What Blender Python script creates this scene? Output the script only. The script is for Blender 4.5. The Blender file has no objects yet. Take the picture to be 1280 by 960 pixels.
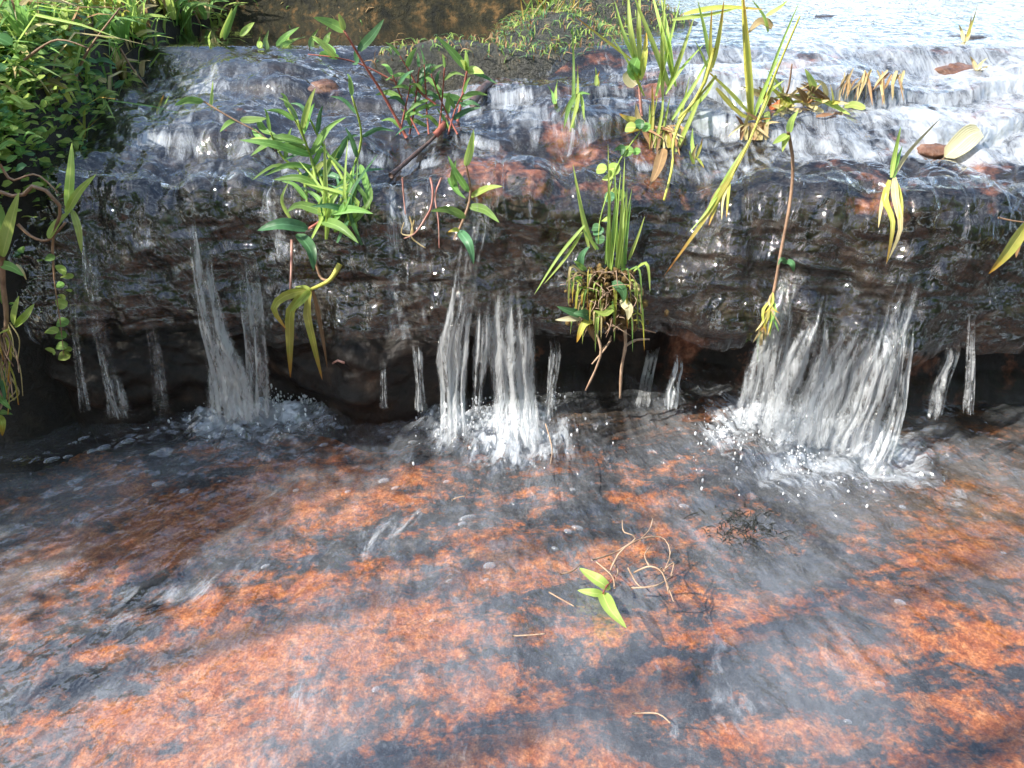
import bpy, math, random
import numpy as np
from mathutils import Vector, Matrix
from mathutils.bvhtree import BVHTree
C = bpy.context.scene
COL = C.collection
R = math.radians
rnd = random.Random(7)

# ------------------------------------------------------------------ camera, world, sun, exposure
CAM_H, PITCH, FPX = 0.69, R(32), 950.0
cam = bpy.data.cameras.new('camera'); co = bpy.data.objects.new('camera', cam); COL.objects.link(co)
co.location = (0, 0, CAM_H); co.rotation_euler = (R(90) - PITCH, 0, 0)
cam.sensor_width = 36; cam.lens = 36 * FPX / 1280; cam.clip_start = 0.01; cam.clip_end = 500
cam.dof.use_dof = True; cam.dof.focus_distance = 1.25; cam.dof.aperture_fstop = 32
C.camera = co

SUN_AZ = math.atan2(-0.80, -0.30)      # direction to the sun, clockwise from +Y
SUN_EL = R(44)
w = bpy.data.worlds.new('World'); C.world = w; w.use_nodes = True
nt = w.node_tree; nt.nodes.clear()
def N(nt, typ, **kw):
    n = nt.nodes.new(typ)
    ins = kw.pop('i', {})
    for k, v in kw.items(): setattr(n, k, v)
    for k, v in ins.items():
        s = n.inputs[k]
        if isinstance(v, bpy.types.NodeSocket): nt.links.new(v, s)
        else: s.default_value = v
    return n
sky = N(nt, 'ShaderNodeTexSky', sky_type='NISHITA', sun_disc=False, sun_elevation=SUN_EL, sun_rotation=SUN_AZ)
tc = N(nt, 'ShaderNodeTexCoord')
mp = N(nt, 'ShaderNodeMapping', i={'Vector': tc.outputs['Generated'], 'Scale': (1, 1, 2.2)})
cn = N(nt, 'ShaderNodeTexNoise', i={'Vector': mp.outputs[0], 'Scale': 3.2, 'Detail': 7.0, 'Roughness': 0.6})
cr = N(nt, 'ShaderNodeMapRange', i={'Value': cn.outputs['Fac'], 'From Min': 0.49, 'From Max': 0.64, 'To Min': 0.0, 'To Max': 0.85})
cm = N(nt, 'ShaderNodeMix', data_type='RGBA', i={0: cr.outputs[0], 6: sky.outputs[0], 7: (7.8, 9.0, 10.8, 1)})
bg = N(nt, 'ShaderNodeBackground', i={'Color': cm.outputs[2], 'Strength': 0.15})
wo = N(nt, 'ShaderNodeOutputWorld', i={'Surface': bg.outputs[0]})

sl = bpy.data.lights.new('sun', 'SUN'); so = bpy.data.objects.new('sun', sl); COL.objects.link(so)
sl.energy = 4.6; sl.angle = R(0.6); sl.color = (1.0, 0.94, 0.84)
sd = Vector((math.sin(SUN_AZ) * math.cos(SUN_EL), math.cos(SUN_AZ) * math.cos(SUN_EL), math.sin(SUN_EL)))
so.rotation_euler = sd.to_track_quat('Z', 'Y').to_euler(); so.location = sd * 20
C.view_settings.view_transform = 'Standard'; C.view_settings.look = 'None'
C.view_settings.exposure = 1.12; C.view_settings.gamma = 1
C.cycles.max_bounces = 10; C.cycles.transparent_max_bounces = 24
C.cycles.glossy_bounces = 4; C.cycles.diffuse_bounces = 3; C.cycles.transmission_bounces = 4
C.cycles.sample_clamp_indirect = 4; C.cycles.caustics_reflective = False; C.cycles.caustics_refractive = False

# ------------------------------------------------------------------ projection helpers (pixels are those of the 1280x960 photograph)
F_ = Vector((0, math.cos(PITCH), -math.sin(PITCH))); U_ = Vector((0, math.sin(PITCH), math.cos(PITCH)))
CAMP = Vector((0, 0, CAM_H))
def ray(px, py): return Vector(((px - 640) / FPX, 0, 0)) + U_ * (-(py - 480) / FPX) + F_
def at(px, py, Y):
    d = ray(px, py); return CAMP + d * (Y / d.y)
def on_z(px, py, z):
    d = ray(px, py); return CAMP + d * ((z - CAM_H) / d.z)
def m_per_px(p): return (p - CAMP).dot(F_) / FPX
def ss(a, b, x):
    t = np.clip((x - a) / (b - a), 0, 1); return t * t * (3 - 2 * t)

# ------------------------------------------------------------------ vectorised noise
_rs = np.random.RandomState(3)
_perm = np.concatenate([_rs.permutation(512)] * 3).astype(np.int32)
_g = _rs.normal(size=(512, 3)); _g /= np.linalg.norm(_g, axis=1)[:, None]; _g = _g.astype(np.float32)
def pn(x, y, z):
    x = np.asarray(x, np.float32); y = np.asarray(y, np.float32); z = np.asarray(z, np.float32)
    x, y, z = np.broadcast_arrays(x, y, z)
    xi = np.floor(x).astype(np.int32); yi = np.floor(y).astype(np.int32); zi = np.floor(z).astype(np.int32)
    xf = x - xi; yf = y - yi; zf = z - zi
    u = xf * xf * xf * (xf * (xf * 6 - 15) + 10); v = yf * yf * yf * (yf * (yf * 6 - 15) + 10); s = zf * zf * zf * (zf * (zf * 6 - 15) + 10)
    def c(i, j, k):
        h = _perm[(_perm[(_perm[(xi + i) & 511] + yi + j) & 511] + zi + k) & 511]
        g = _g[h]
        return g[..., 0] * (xf - i) + g[..., 1] * (yf - j) + g[..., 2] * (zf - k)
    def L(a, b, t): return a + (b - a) * t
    return L(L(L(c(0,0,0), c(1,0,0), u), L(c(0,1,0), c(1,1,0), u), v), L(L(c(0,0,1), c(1,0,1), u), L(c(0,1,1), c(1,1,1), u), v), s) * 1.4
def fbm(x, y, z, o=4, g=0.5):
    a = 1.0; r = 0; f = 1.0
    for k in range(o):
        r = r + a * pn(x * f + 17.3 * k, y * f - 9.1 * k, z * f + 3.7 * k); a *= g; f *= 2.03
    return r
def ridged(x, y, z, o=4):
    a = 1.0; r = 0; f = 1.0
    for k in range(o):
        r = r + a * (1 - 2.2 * np.abs(pn(x * f + 5.3 * k, y * f, z * f - 7.7 * k))); a *= 0.5; f *= 2.1
    return r * 0.5

# ------------------------------------------------------------------ object helpers
def meta(o, label=None, cat=None, group=None, kind=None):
    if label: o['label'] = label
    if cat: o['category'] = cat
    if group: o['group'] = group
    if kind: o['kind'] = kind
    return o
def mesh_obj(name, V, Fc, mat, parent=None, uv=None, attrs=None, smooth=True, mids=None):
    me = bpy.data.meshes.new(name)
    V = np.asarray(V, np.float32); Fc = np.asarray(Fc, np.int32)
    k = Fc.shape[1]
    me.vertices.add(len(V)); me.vertices.foreach_set('co', V.ravel())
    me.loops.add(Fc.size); me.loops.foreach_set('vertex_index', Fc.ravel())
    me.polygons.add(len(Fc)); me.polygons.foreach_set('loop_start', np.arange(0, Fc.size, k, dtype=np.int32))
    if smooth: me.polygons.foreach_set('use_smooth', np.ones(len(Fc), bool))
    if uv is not None:
        l = me.uv_layers.new(name='UVMap'); l.data.foreach_set('uv', np.asarray(uv, np.float32)[Fc.ravel()].ravel())
    for an, av in (attrs or {}).items():
        a = me.attributes.new(an, 'FLOAT', 'POINT'); a.data.foreach_set('value', np.asarray(av, np.float32).ravel())
    for m in (mat if isinstance(mat, (list, tuple)) else [mat]): me.materials.append(m)
    if mids is not None: me.polygons.foreach_set('material_index', np.asarray(mids, np.int32))
    me.update(calc_edges=True)
    o = bpy.data.objects.new(name, me); COL.objects.link(o)
    if parent: o.parent = parent; o.matrix_parent_inverse = Matrix.Identity(4); o.location = -Vector(parent.location)
    return o
def grid_faces(nr, nc):
    i = np.arange((nr - 1) * (nc - 1)); r = i // (nc - 1); c = i % (nc - 1); a = r * nc + c
    return np.stack([a, a + nc, a + nc + 1, a + 1], 1)
def empty(name, loc, label, cat, group=None):
    o = bpy.data.objects.new(name, None); COL.objects.link(o); o.location = loc; o.empty_display_size = 0.02
    return meta(o, label, cat, group)

# ------------------------------------------------------------------ materials
def newmat(name):
    m = bpy.data.materials.new(name); m.use_nodes = True; m.node_tree.nodes.clear(); return m, m.node_tree
def ramp(nt, fac, stops, interp='LINEAR'):
    n = N(nt, 'ShaderNodeValToRGB', i={'Fac': fac}); cr = n.color_ramp; cr.interpolation = interp
    while len(cr.elements) > 1: cr.elements.remove(cr.elements[-1])
    cr.elements[0].position = stops[0][0]; cr.elements[0].color = tuple(stops[0][1]) + (1,)
    for p, c in stops[1:]:
        e = cr.elements.new(p); e.color = tuple(c) + (1,)
    return n.outputs[0]
def mixc(nt, f, a, b, mode='MIX'):
    n = N(nt, 'ShaderNodeMix', data_type='RGBA', blend_type=mode, i={0: f, 6: a, 7: b}); return n.outputs[2]
def noise(nt, vec, sc, det=6.0, rough=0.6, dist=0.0):
    return N(nt, 'ShaderNodeTexNoise', i={'Vector': vec, 'Scale': sc, 'Detail': det, 'Roughness': rough, 'Distortion': dist}).outputs['Fac']
def mapr(nt, v, a, b, c=0.0, d=1.0):
    return N(nt, 'ShaderNodeMapRange', i={'Value': v, 'From Min': a, 'From Max': b, 'To Min': c, 'To Max': d}).outputs[0]
def math_(nt, op, a, b=0.0):
    return N(nt, 'ShaderNodeMath', operation=op, i={0: a, 1: b}).outputs[0]
def out(nt, s): N(nt, 'ShaderNodeOutputMaterial', i={'Surface': s})
def vscale(nt, vec, s): return N(nt, 'ShaderNodeMapping', i={'Vector': vec, 'Scale': s}).outputs[0]

def schlick(nt, normal, f0):
    """reflectance of a thin sheet of water, the same from both sides"""
    geo = N(nt, 'ShaderNodeNewGeometry')
    d = N(nt, 'ShaderNodeVectorMath', operation='DOT_PRODUCT', i={0: normal, 1: geo.outputs['Incoming']}).outputs['Value']
    k = math_(nt, 'POWER', math_(nt, 'SUBTRACT', 1.0, math_(nt, 'MINIMUM', math_(nt, 'ABSOLUTE', d), 1.0)), 5.0)
    return math_(nt, 'ADD', f0, math_(nt, 'MULTIPLY', k, 1 - f0))
def rock_material():
    m, nt = newmat('laterite_rock'); P = N(nt, 'ShaderNodeTexCoord').outputs['Object']
    dark = ramp(nt, noise(nt, P, 26, 8, .65), [(.30, (.004, .003, .003)), (.52, (.014, .010, .008)), (.64, (.030, .019, .013)), (.78, (.08, .045, .03))])
    red = ramp(nt, noise(nt, P, 60, 6, .6), [(.3, (.06, .018, .01)), (.5, (.26, .09, .045)), (.7, (.48, .22, .13))])
    at_ = N(nt, 'ShaderNodeAttribute', attribute_name='rust').outputs['Fac']
    msk = mapr(nt, math_(nt, 'ADD', noise(nt, P, 11, 7, .65), at_), .60, .74)
    c = mixc(nt, msk, dark, red)
    b = N(nt, 'ShaderNodeBump', i={'Height': noise(nt, P, 110, 8, .7), 'Strength': .5, 'Distance': .006}).outputs[0]
    p = N(nt, 'ShaderNodeBsdfPrincipled', i={'Base Color': c, 'Roughness': .42, 'Specular IOR Level': .25, 'Normal': b})
    out(nt, p.outputs[0]); return m
def bed_material():
    m, nt = newmat('laterite_bed'); P = N(nt, 'ShaderNodeTexCoord').outputs['Object']
    wv = N(nt, 'ShaderNodeMapping', i={'Vector': P, 'Rotation': (0, 0, R(-35)), 'Scale': (1, 2.1, 1)}).outputs[0]
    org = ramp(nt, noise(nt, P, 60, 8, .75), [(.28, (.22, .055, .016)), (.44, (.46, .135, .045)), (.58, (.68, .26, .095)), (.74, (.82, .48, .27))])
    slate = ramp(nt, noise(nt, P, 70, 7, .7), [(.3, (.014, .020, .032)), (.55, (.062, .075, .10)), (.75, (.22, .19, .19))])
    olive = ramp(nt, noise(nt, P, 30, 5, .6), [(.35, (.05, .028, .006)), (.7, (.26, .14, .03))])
    a = N(nt, 'ShaderNodeAttribute', attribute_name='algae_shade').outputs['Fac']
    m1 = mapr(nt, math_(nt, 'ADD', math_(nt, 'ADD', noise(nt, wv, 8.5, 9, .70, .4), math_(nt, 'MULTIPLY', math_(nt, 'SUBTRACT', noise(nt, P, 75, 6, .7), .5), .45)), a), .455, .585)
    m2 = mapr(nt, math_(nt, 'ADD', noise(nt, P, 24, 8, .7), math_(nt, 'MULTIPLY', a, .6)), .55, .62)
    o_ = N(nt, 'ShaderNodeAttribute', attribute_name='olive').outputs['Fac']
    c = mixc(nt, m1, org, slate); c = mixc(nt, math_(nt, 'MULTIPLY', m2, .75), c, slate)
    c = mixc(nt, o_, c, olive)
    grit = mapr(nt, noise(nt, P, 240, 5, .7), .35, .65, .78, 1.3)
    vor = N(nt, 'ShaderNodeTexVoronoi', feature='DISTANCE_TO_EDGE', i={'Vector': N(nt, 'ShaderNodeVectorMath', operation='ADD', i={0: P, 1: N(nt, 'ShaderNodeTexNoise', i={'Vector': P, 'Scale': 30.0, 'Detail': 4.0}).outputs['Color']}).outputs[0], 'Scale': 21.0}).outputs['Distance']
    crk = mapr(nt, vor, .0, .03, .72, 1.0)
    c = mixc(nt, 1.0, c, N(nt, 'ShaderNodeCombineColor', i={0: math_(nt, 'MULTIPLY', grit, crk), 1: math_(nt, 'MULTIPLY', grit, crk), 2: math_(nt, 'MULTIPLY', grit, crk)}).outputs[0], 'MULTIPLY')
    b = N(nt, 'ShaderNodeBump', i={'Height': noise(nt, P, 90, 9, .75), 'Strength': 1.0, 'Distance': .012}).outputs[0]
    p = N(nt, 'ShaderNodeBsdfPrincipled', i={'Base Color': c, 'Roughness': .6, 'Normal': b})
    out(nt, p.outputs[0]); return m
def water_material(name, stretch, fstretch, ior, rough, bump, tint=(.93, .93, .90), foamc=(.76, .82, .90), floor_=0.0, fine=1.0, foam_lo=.42, foam_hi=.68, veil=0.0):
    """clear water: glossy over see-through by Fresnel, streaked along the flow (UV v), with aerated white water and painted sky sheen from the attribute foam"""
    m, nt = newmat(name); UV = N(nt, 'ShaderNodeTexCoord').outputs['UV']
    s1 = noise(nt, vscale(nt, UV, (stretch[0], stretch[1], 1)), 1, 3, .5, 1.0)
    s2 = noise(nt, vscale(nt, UV, (stretch[0] * 3.1, stretch[1] * 4.0, 1)), 1, 2, .5, .6)
    h = math_(nt, 'ADD', s1, math_(nt, 'MULTIPLY', s2, .35 * fine))
    b = N(nt, 'ShaderNodeBump', i={'Height': h, 'Strength': N(nt, 'ShaderNodeAttribute', attribute_name='lively').outputs['Fac'], 'Distance': bump}).outputs[0]
    fr = schlick(nt, b, ((ior - 1) / (ior + 1)) ** 2)
    gl = N(nt, 'ShaderNodeBsdfGlossy', i={'Roughness': rough, 'Normal': b, 'Color': (1, 1, 1, 1)})
    tr = N(nt, 'ShaderNodeBsdfTransparent', i={'Color': tint + (1,)})
    base = N(nt, 'ShaderNodeMixShader', i={0: fr, 1: tr.outputs[0], 2: gl.outputs[0]})
    df = N(nt, 'ShaderNodeBsdfDiffuse', i={'Color': foamc + (1,), 'Normal': b})
    tl = N(nt, 'ShaderNodeBsdfTranslucent', i={'Color': foamc + (1,), 'Normal': b})
    fm = N(nt, 'ShaderNodeMixShader', i={0: .4, 1: df.outputs[0], 2: tl.outputs[0]})
    fm2 = N(nt, 'ShaderNodeMixShader', i={0: .12, 1: fm.outputs[0], 2: gl.outputs[0]})
    fa = N(nt, 'ShaderNodeAttribute', attribute_name='foam_sheen').outputs['Fac']
    st = noise(nt, vscale(nt, UV, fstretch + (1,)), 1, 8, .72, .9)
    k = mapr(nt, math_(nt, 'ADD', st, math_(nt, 'MULTIPLY', math_(nt, 'SUBTRACT', fa, .5), .7)), foam_lo, foam_hi)
    k = math_(nt, 'MULTIPLY', k, mapr(nt, fa, 0.0, .15))
    pat = mapr(nt, noise(nt, vscale(nt, UV, (5, 3.5, 1)), 1, 6, .6, .5), .38, .62, .1, 2.2)
    k = math_(nt, 'MAXIMUM', math_(nt, 'MULTIPLY', k, .80), math_(nt, 'MULTIPLY', math_(nt, 'MULTIPLY', st, pat), veil))  # veil mixes in bluish diffuse as painted sky reflection
    fin = N(nt, 'ShaderNodeMixShader', i={0: k, 1: base.outputs[0], 2: fm2.outputs[0]})
    out(nt, fin.outputs[0]); return m
def fall_material():
    m, nt = newmat('falling_water'); UV = N(nt, 'ShaderNodeTexCoord').outputs['UV']
    s1 = noise(nt, vscale(nt, UV, (85, 20, 1)), 1, 5, .6, 1.2)
    s2 = noise(nt, vscale(nt, UV, (240, 70, 1)), 1, 4, .6, 1.0)
    b = N(nt, 'ShaderNodeBump', i={'Height': math_(nt, 'ADD', s1, math_(nt, 'MULTIPLY', s2, .5)), 'Strength': 1.0, 'Distance': .006}).outputs[0]
    fr = schlick(nt, b, .05)
    gl = N(nt, 'ShaderNodeBsdfGlossy', i={'Roughness': .08, 'Normal': b})
    tr = N(nt, 'ShaderNodeBsdfTransparent', i={'Color': (.97, .97, .97, 1)})
    base = N(nt, 'ShaderNodeMixShader', i={0: fr, 1: tr.outputs[0], 2: gl.outputs[0]})
    df = N(nt, 'ShaderNodeBsdfDiffuse', i={'Color': (.80, .83, .86, 1), 'Normal': b})
    tl = N(nt, 'ShaderNodeBsdfTranslucent', i={'Color': (.82, .85, .88, 1), 'Normal': b})
    fm = N(nt, 'ShaderNodeMixShader', i={0: .45, 1: df.outputs[0], 2: tl.outputs[0]})
    fm2 = N(nt, 'ShaderNodeMixShader', i={0: .2, 1: fm.outputs[0], 2: gl.outputs[0]})
    fa = N(nt, 'ShaderNodeAttribute', attribute_name='foam_sheen').outputs['Fac']
    s3 = noise(nt, vscale(nt, UV, (60, 9, 1)), 1, 8, .72, 1.4)
    mixn = math_(nt, 'ADD', math_(nt, 'MULTIPLY', s3, .6), math_(nt, 'MULTIPLY', s2, .4))
    k = mapr(nt, math_(nt, 'ADD', mixn, math_(nt, 'MULTIPLY', math_(nt, 'SUBTRACT', fa, .5), .55)), .43, .66)
    fin = N(nt, 'ShaderNodeMixShader', i={0: math_(nt, 'MULTIPLY', k, .66), 1: base.outputs[0], 2: fm2.outputs[0]})
    edge = mapr(nt, fa, .0, .40)
    hole = math_(nt, 'MULTIPLY', edge, mapr(nt, math_(nt, 'ADD', mixn, math_(nt, 'MULTIPLY', fa, .5)), .46, .72))
    t2 = N(nt, 'ShaderNodeBsdfTransparent')
    f2 = N(nt, 'ShaderNodeMixShader', i={0: hole, 1: t2.outputs[0], 2: fin.outputs[0]})
    out(nt, f2.outputs[0]); return m
def droplet_material():
    m, nt = newmat('droplets')
    p = N(nt, 'ShaderNodeBsdfPrincipled', i={'Base Color': (.85, .88, .92, 1), 'Roughness': .08, 'Specular IOR Level': .8})
    t = N(nt, 'ShaderNodeBsdfTransparent')
    out(nt, N(nt, 'ShaderNodeMixShader', i={0: .55, 1: t.outputs[0], 2: p.outputs[0]}).outputs[0]); return m
def glint_material():
    m, nt = newmat('glint_film')
    fr = N(nt, 'ShaderNodeLayerWeight', i={'Blend': .45}).outputs['Facing']
    gl = N(nt, 'ShaderNodeBsdfGlossy', i={'Roughness': .12}); d = N(nt, 'ShaderNodeBsdfDiffuse', i={'Color': (.74, .80, .90, 1)})
    a = N(nt, 'ShaderNodeMixShader', i={0: .35, 1: d.outputs[0], 2: gl.outputs[0]})
    t = N(nt, 'ShaderNodeBsdfTransparent')
    k = mapr(nt, fr, 0, 1, .08, .6)
    out(nt, N(nt, 'ShaderNodeMixShader', i={0: k, 1: t.outputs[0], 2: a.outputs[0]}).outputs[0]); return m
def leaf_material(name, c1, c2, tip=None, trans=.35, rough=.4, sc=30):
    m, nt = newmat(name); tcn = N(nt, 'ShaderNodeTexCoord'); P = tcn.outputs['Object']; UV = tcn.outputs['UV']
    oi = N(nt, 'ShaderNodeObjectInfo').outputs['Random']
    sep = N(nt, 'ShaderNodeSeparateXYZ', i={0: UV})
    c = mixc(nt, mapr(nt, noise(nt, P, sc, 5, .6), .35, .65), c1 + (1,), c2 + (1,))
    vein = N(nt, 'ShaderNodeTexWave', wave_type='BANDS', bands_direction='X', i={'Vector': UV, 'Scale': 3.2, 'Distortion': .4}).outputs['Fac']
    c = mixc(nt, math_(nt, 'MULTIPLY', vein, .22), c, tuple(v * 1.6 + .02 for v in c1) + (1,))
    mid = mapr(nt, math_(nt, 'ABSOLUTE', math_(nt, 'SUBTRACT', sep.outputs[0], .5)), .0, .07, .5, 0)
    c = mixc(nt, mid, c, tuple(min(1, v * 1.9 + .03) for v in c2) + (1,))
    if tip:
        tf = mapr(nt, math_(nt, 'ADD', sep.outputs[1], math_(nt, 'MULTIPLY', noise(nt, P, 60, 4, .6), .3)), .75, 1.1)
        c = mixc(nt, tf, c, tip + (1,))
    hsv = N(nt, 'ShaderNodeHueSaturation', i={'Hue': mapr(nt, oi, 0, 1, .485, .515), 'Value': mapr(nt, oi, 0, 1, .75, 1.2), 'Color': c}).outputs[0]
    b = N(nt, 'ShaderNodeBump', i={'Height': vein, 'Strength': .35, 'Distance': .002}).outputs[0]
    p = N(nt, 'ShaderNodeBsdfPrincipled', i={'Base Color': hsv, 'Roughness': rough, 'Specular IOR Level': .45, 'Normal': b})
    t = N(nt, 'ShaderNodeBsdfTranslucent', i={'Color': hsv})
    out(nt, N(nt, 'ShaderNodeMixShader', i={0: trans, 1: p.outputs[0], 2: t.outputs[0]}).outputs[0]); return m
def plain(name, stops, sc=40, rough=.6, bump=.003, spec=.4):
    m, nt = newmat(name); P = N(nt, 'ShaderNodeTexCoord').outputs['Object']
    f = noise(nt, P, sc, 7, .65)
    b = N(nt, 'ShaderNodeBump', i={'Height': noise(nt, P, sc * 3, 6, .7), 'Strength': .8, 'Distance': bump}).outputs[0]
    p = N(nt, 'ShaderNodeBsdfPrincipled', i={'Base Color': ramp(nt, f, stops), 'Roughness': rough, 'Specular IOR Level': spec, 'Normal': b})
    out(nt, p.outputs[0]); return m

M = {}
M['rock'] = rock_material(); M['bed'] = bed_material()
M['film'] = water_material('water_over_rock', (20, 12), (42, 8), 1.72, .03, .013, veil=.0, foam_lo=.44, foam_hi=.76)
M['pool'] = water_material('pool_water', (15, 11), (30, 16), 1.72, .035, .010, fine=1.5, tint=(.98, .95, .91), veil=.15, foam_lo=.43, foam_hi=.77)
M['fall'] = fall_material(); M['drop'] = droplet_material(); M['glint'] = glint_material()
M['green'] = leaf_material('leaf_mid_green', (.17, .32, .07), (.26, .45, .12), trans=.45)
M['lime'] = leaf_material('leaf_lime', (.38, .52, .10), (.50, .64, .18), trans=.45)
M['blue'] = leaf_material('leaf_bluish_green', (.06, .17, .06), (.13, .29, .14), rough=.32)
M['yellow'] = leaf_material('leaf_yellowing', (.42, .46, .07), (.60, .54, .14), tip=(.60, .28, .05), trans=.45)
M['straw'] = leaf_material('leaf_straw', (.42, .33, .14), (.62, .50, .26), trans=.25)
M['dead'] = leaf_material('leaf_dead_brown', (.20, .11, .05), (.36, .21, .10), trans=.15)
M['pale'] = leaf_material('leaf_pale_fallen', (.55, .50, .28), (.68, .62, .40), trans=.2)
M['reddead'] = leaf_material('leaf_red_dead', (.35, .07, .03), (.5, .16, .08), trans=.2)
M['stem_g'] = plain('stem_green', [(.3, (.16, .26, .04)), (.7, (.32, .42, .08))])
M['stem_y'] = plain('stem_yellow', [(.3, (.36, .36, .05)), (.7, (.52, .50, .12))])
M['stem_r'] = plain('stem_red', [(.3, (.20, .05, .04)), (.7, (.38, .13, .09))])
M['stem_p'] = plain('stem_pink', [(.3, (.34, .12, .10)), (.7, (.52, .32, .26))])
M['stem_b'] = plain('stem_brown', [(.3, (.14, .08, .05)), (.7, (.38, .24, .15))])
M['root'] = plain('root_tan', [(.3, (.24, .14, .09)), (.7, (.55, .40, .28))])
M['soil'] = plain('bank_soil', [(.3, (.004, .0035, .003)), (.55, (.014, .010, .006)), (.75, (.04, .028, .016))], 30, .5, .01)
M['moss'] = plain('moss_bank', [(.36, (.005, .006, .003)), (.53, (.028, .024, .009)), (.66, (.15, .085, .03)), (.8, (.07, .09, .03))], 34, .9, .012)
M['wood'] = plain('wet_wood', [(.3, (.03, .02, .018)), (.7, (.16, .10, .085))], 60, .3, .003)
M['hump'] = plain('hump_moss', [(.35, (.008, .009, .007)), (.55, (.035, .035, .022)), (.7, (.12, .10, .06)), (.8, (.22, .19, .14))], 45, .35, .012, .6)
M['blackmoss'] = plain('black_moss', [(.3, (.008, .009, .008)), (.7, (.05, .055, .045))], 90, .5, .01)

# ------------------------------------------------------------------ terrain shape
Z_UP = .45
def lipY(x): return 1.105 - .045 * ss(.15, .6, x) + .040 * fbm(x * 3.1, x * 0 + 2.2, x * 0, 3)
def stepline(x, y0, seed, amp=.05): return y0 + amp * fbm(x * 2.6 + seed, x * 0 + seed, x * 0, 3, .55)
def H_low(x, Y):
    """terrace height without fine relief"""
    z = .366 + .012 * ss(1.08, 1.3, Y)
    m = np.clip(.45 + 1.3 * pn(x * 3.3, Y * 2, x * 0), .0, 1); m2 = np.clip(.6 + 1.3 * pn(x * 3.1, Y * 2, x * 0 + 8), .15, 1)
    z = z + .028 * m * ss(0, .022, Y - stepline(x, 1.215, 1.3, .10))
    rgt = ss(.15, .4, x)
    z = z + (.022 * m2 + .018 * rgt) * ss(0, .020, Y - stepline(x, 1.375, 7.1, .07))
    z = z + .014 * m * ss(0, .03, Y - stepline(x, 1.50, 3.7, .08))
    z = z + .010 * ss(1.15, 1.65, Y)
    lump = .016 * fbm(x * 7 + 1.5 * Y, Y * 7, x * 0, 4, .55) * ss(1.72, 1.5, Y)
    z = z + lump
    z = z + .022 * fbm(x * 8, Y * 5, x * 0 + 6, 3) * ss(1.36, 1.10, Y)
    q = np.clip(1 - (Y - lipY(x)) / .15, 0, 1); z = z - .030 * q * q
    z = np.where(Y > 1.55, z + (Z_UP - z) * ss(1.55, 1.66, Y), z)
    return z
HW = lambda Y, z: 1.5 * .674 * (Y * math.cos(PITCH) + (CAM_H - z) * math.sin(PITCH)) + .12
FACE = np.array([(0, 0, .366), (.10, -.022, .357), (.22, -.042, .33), (.40, -.055, .285), (.60, -.066, .235), (.82, -.082, .185), (.93, -.084, .162), (1, -.076, .148)])
UNDER = np.array([(0, -.076, .148), (.2, -.03, .142), (.45, .05, .125), (.65, .085, .085), (.85, .08, .01), (1, .05, -.055)])
def recess(x):
    r = .05 + .95 * ss(-.12, -.02, x) - .35 * np.exp(-((x + .21) / .09) ** 2) - .3 * np.exp(-((x + .62) / .1) ** 2)
    r = r - .45 * np.exp(-((x - .22) / .05) ** 2) - .15 * np.exp(-((x - .5) / .12) ** 2)
    return np.clip(r + .15 * pn(x * 5, x * 0, x * 0 + 9), -.5, 1.1)
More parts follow.
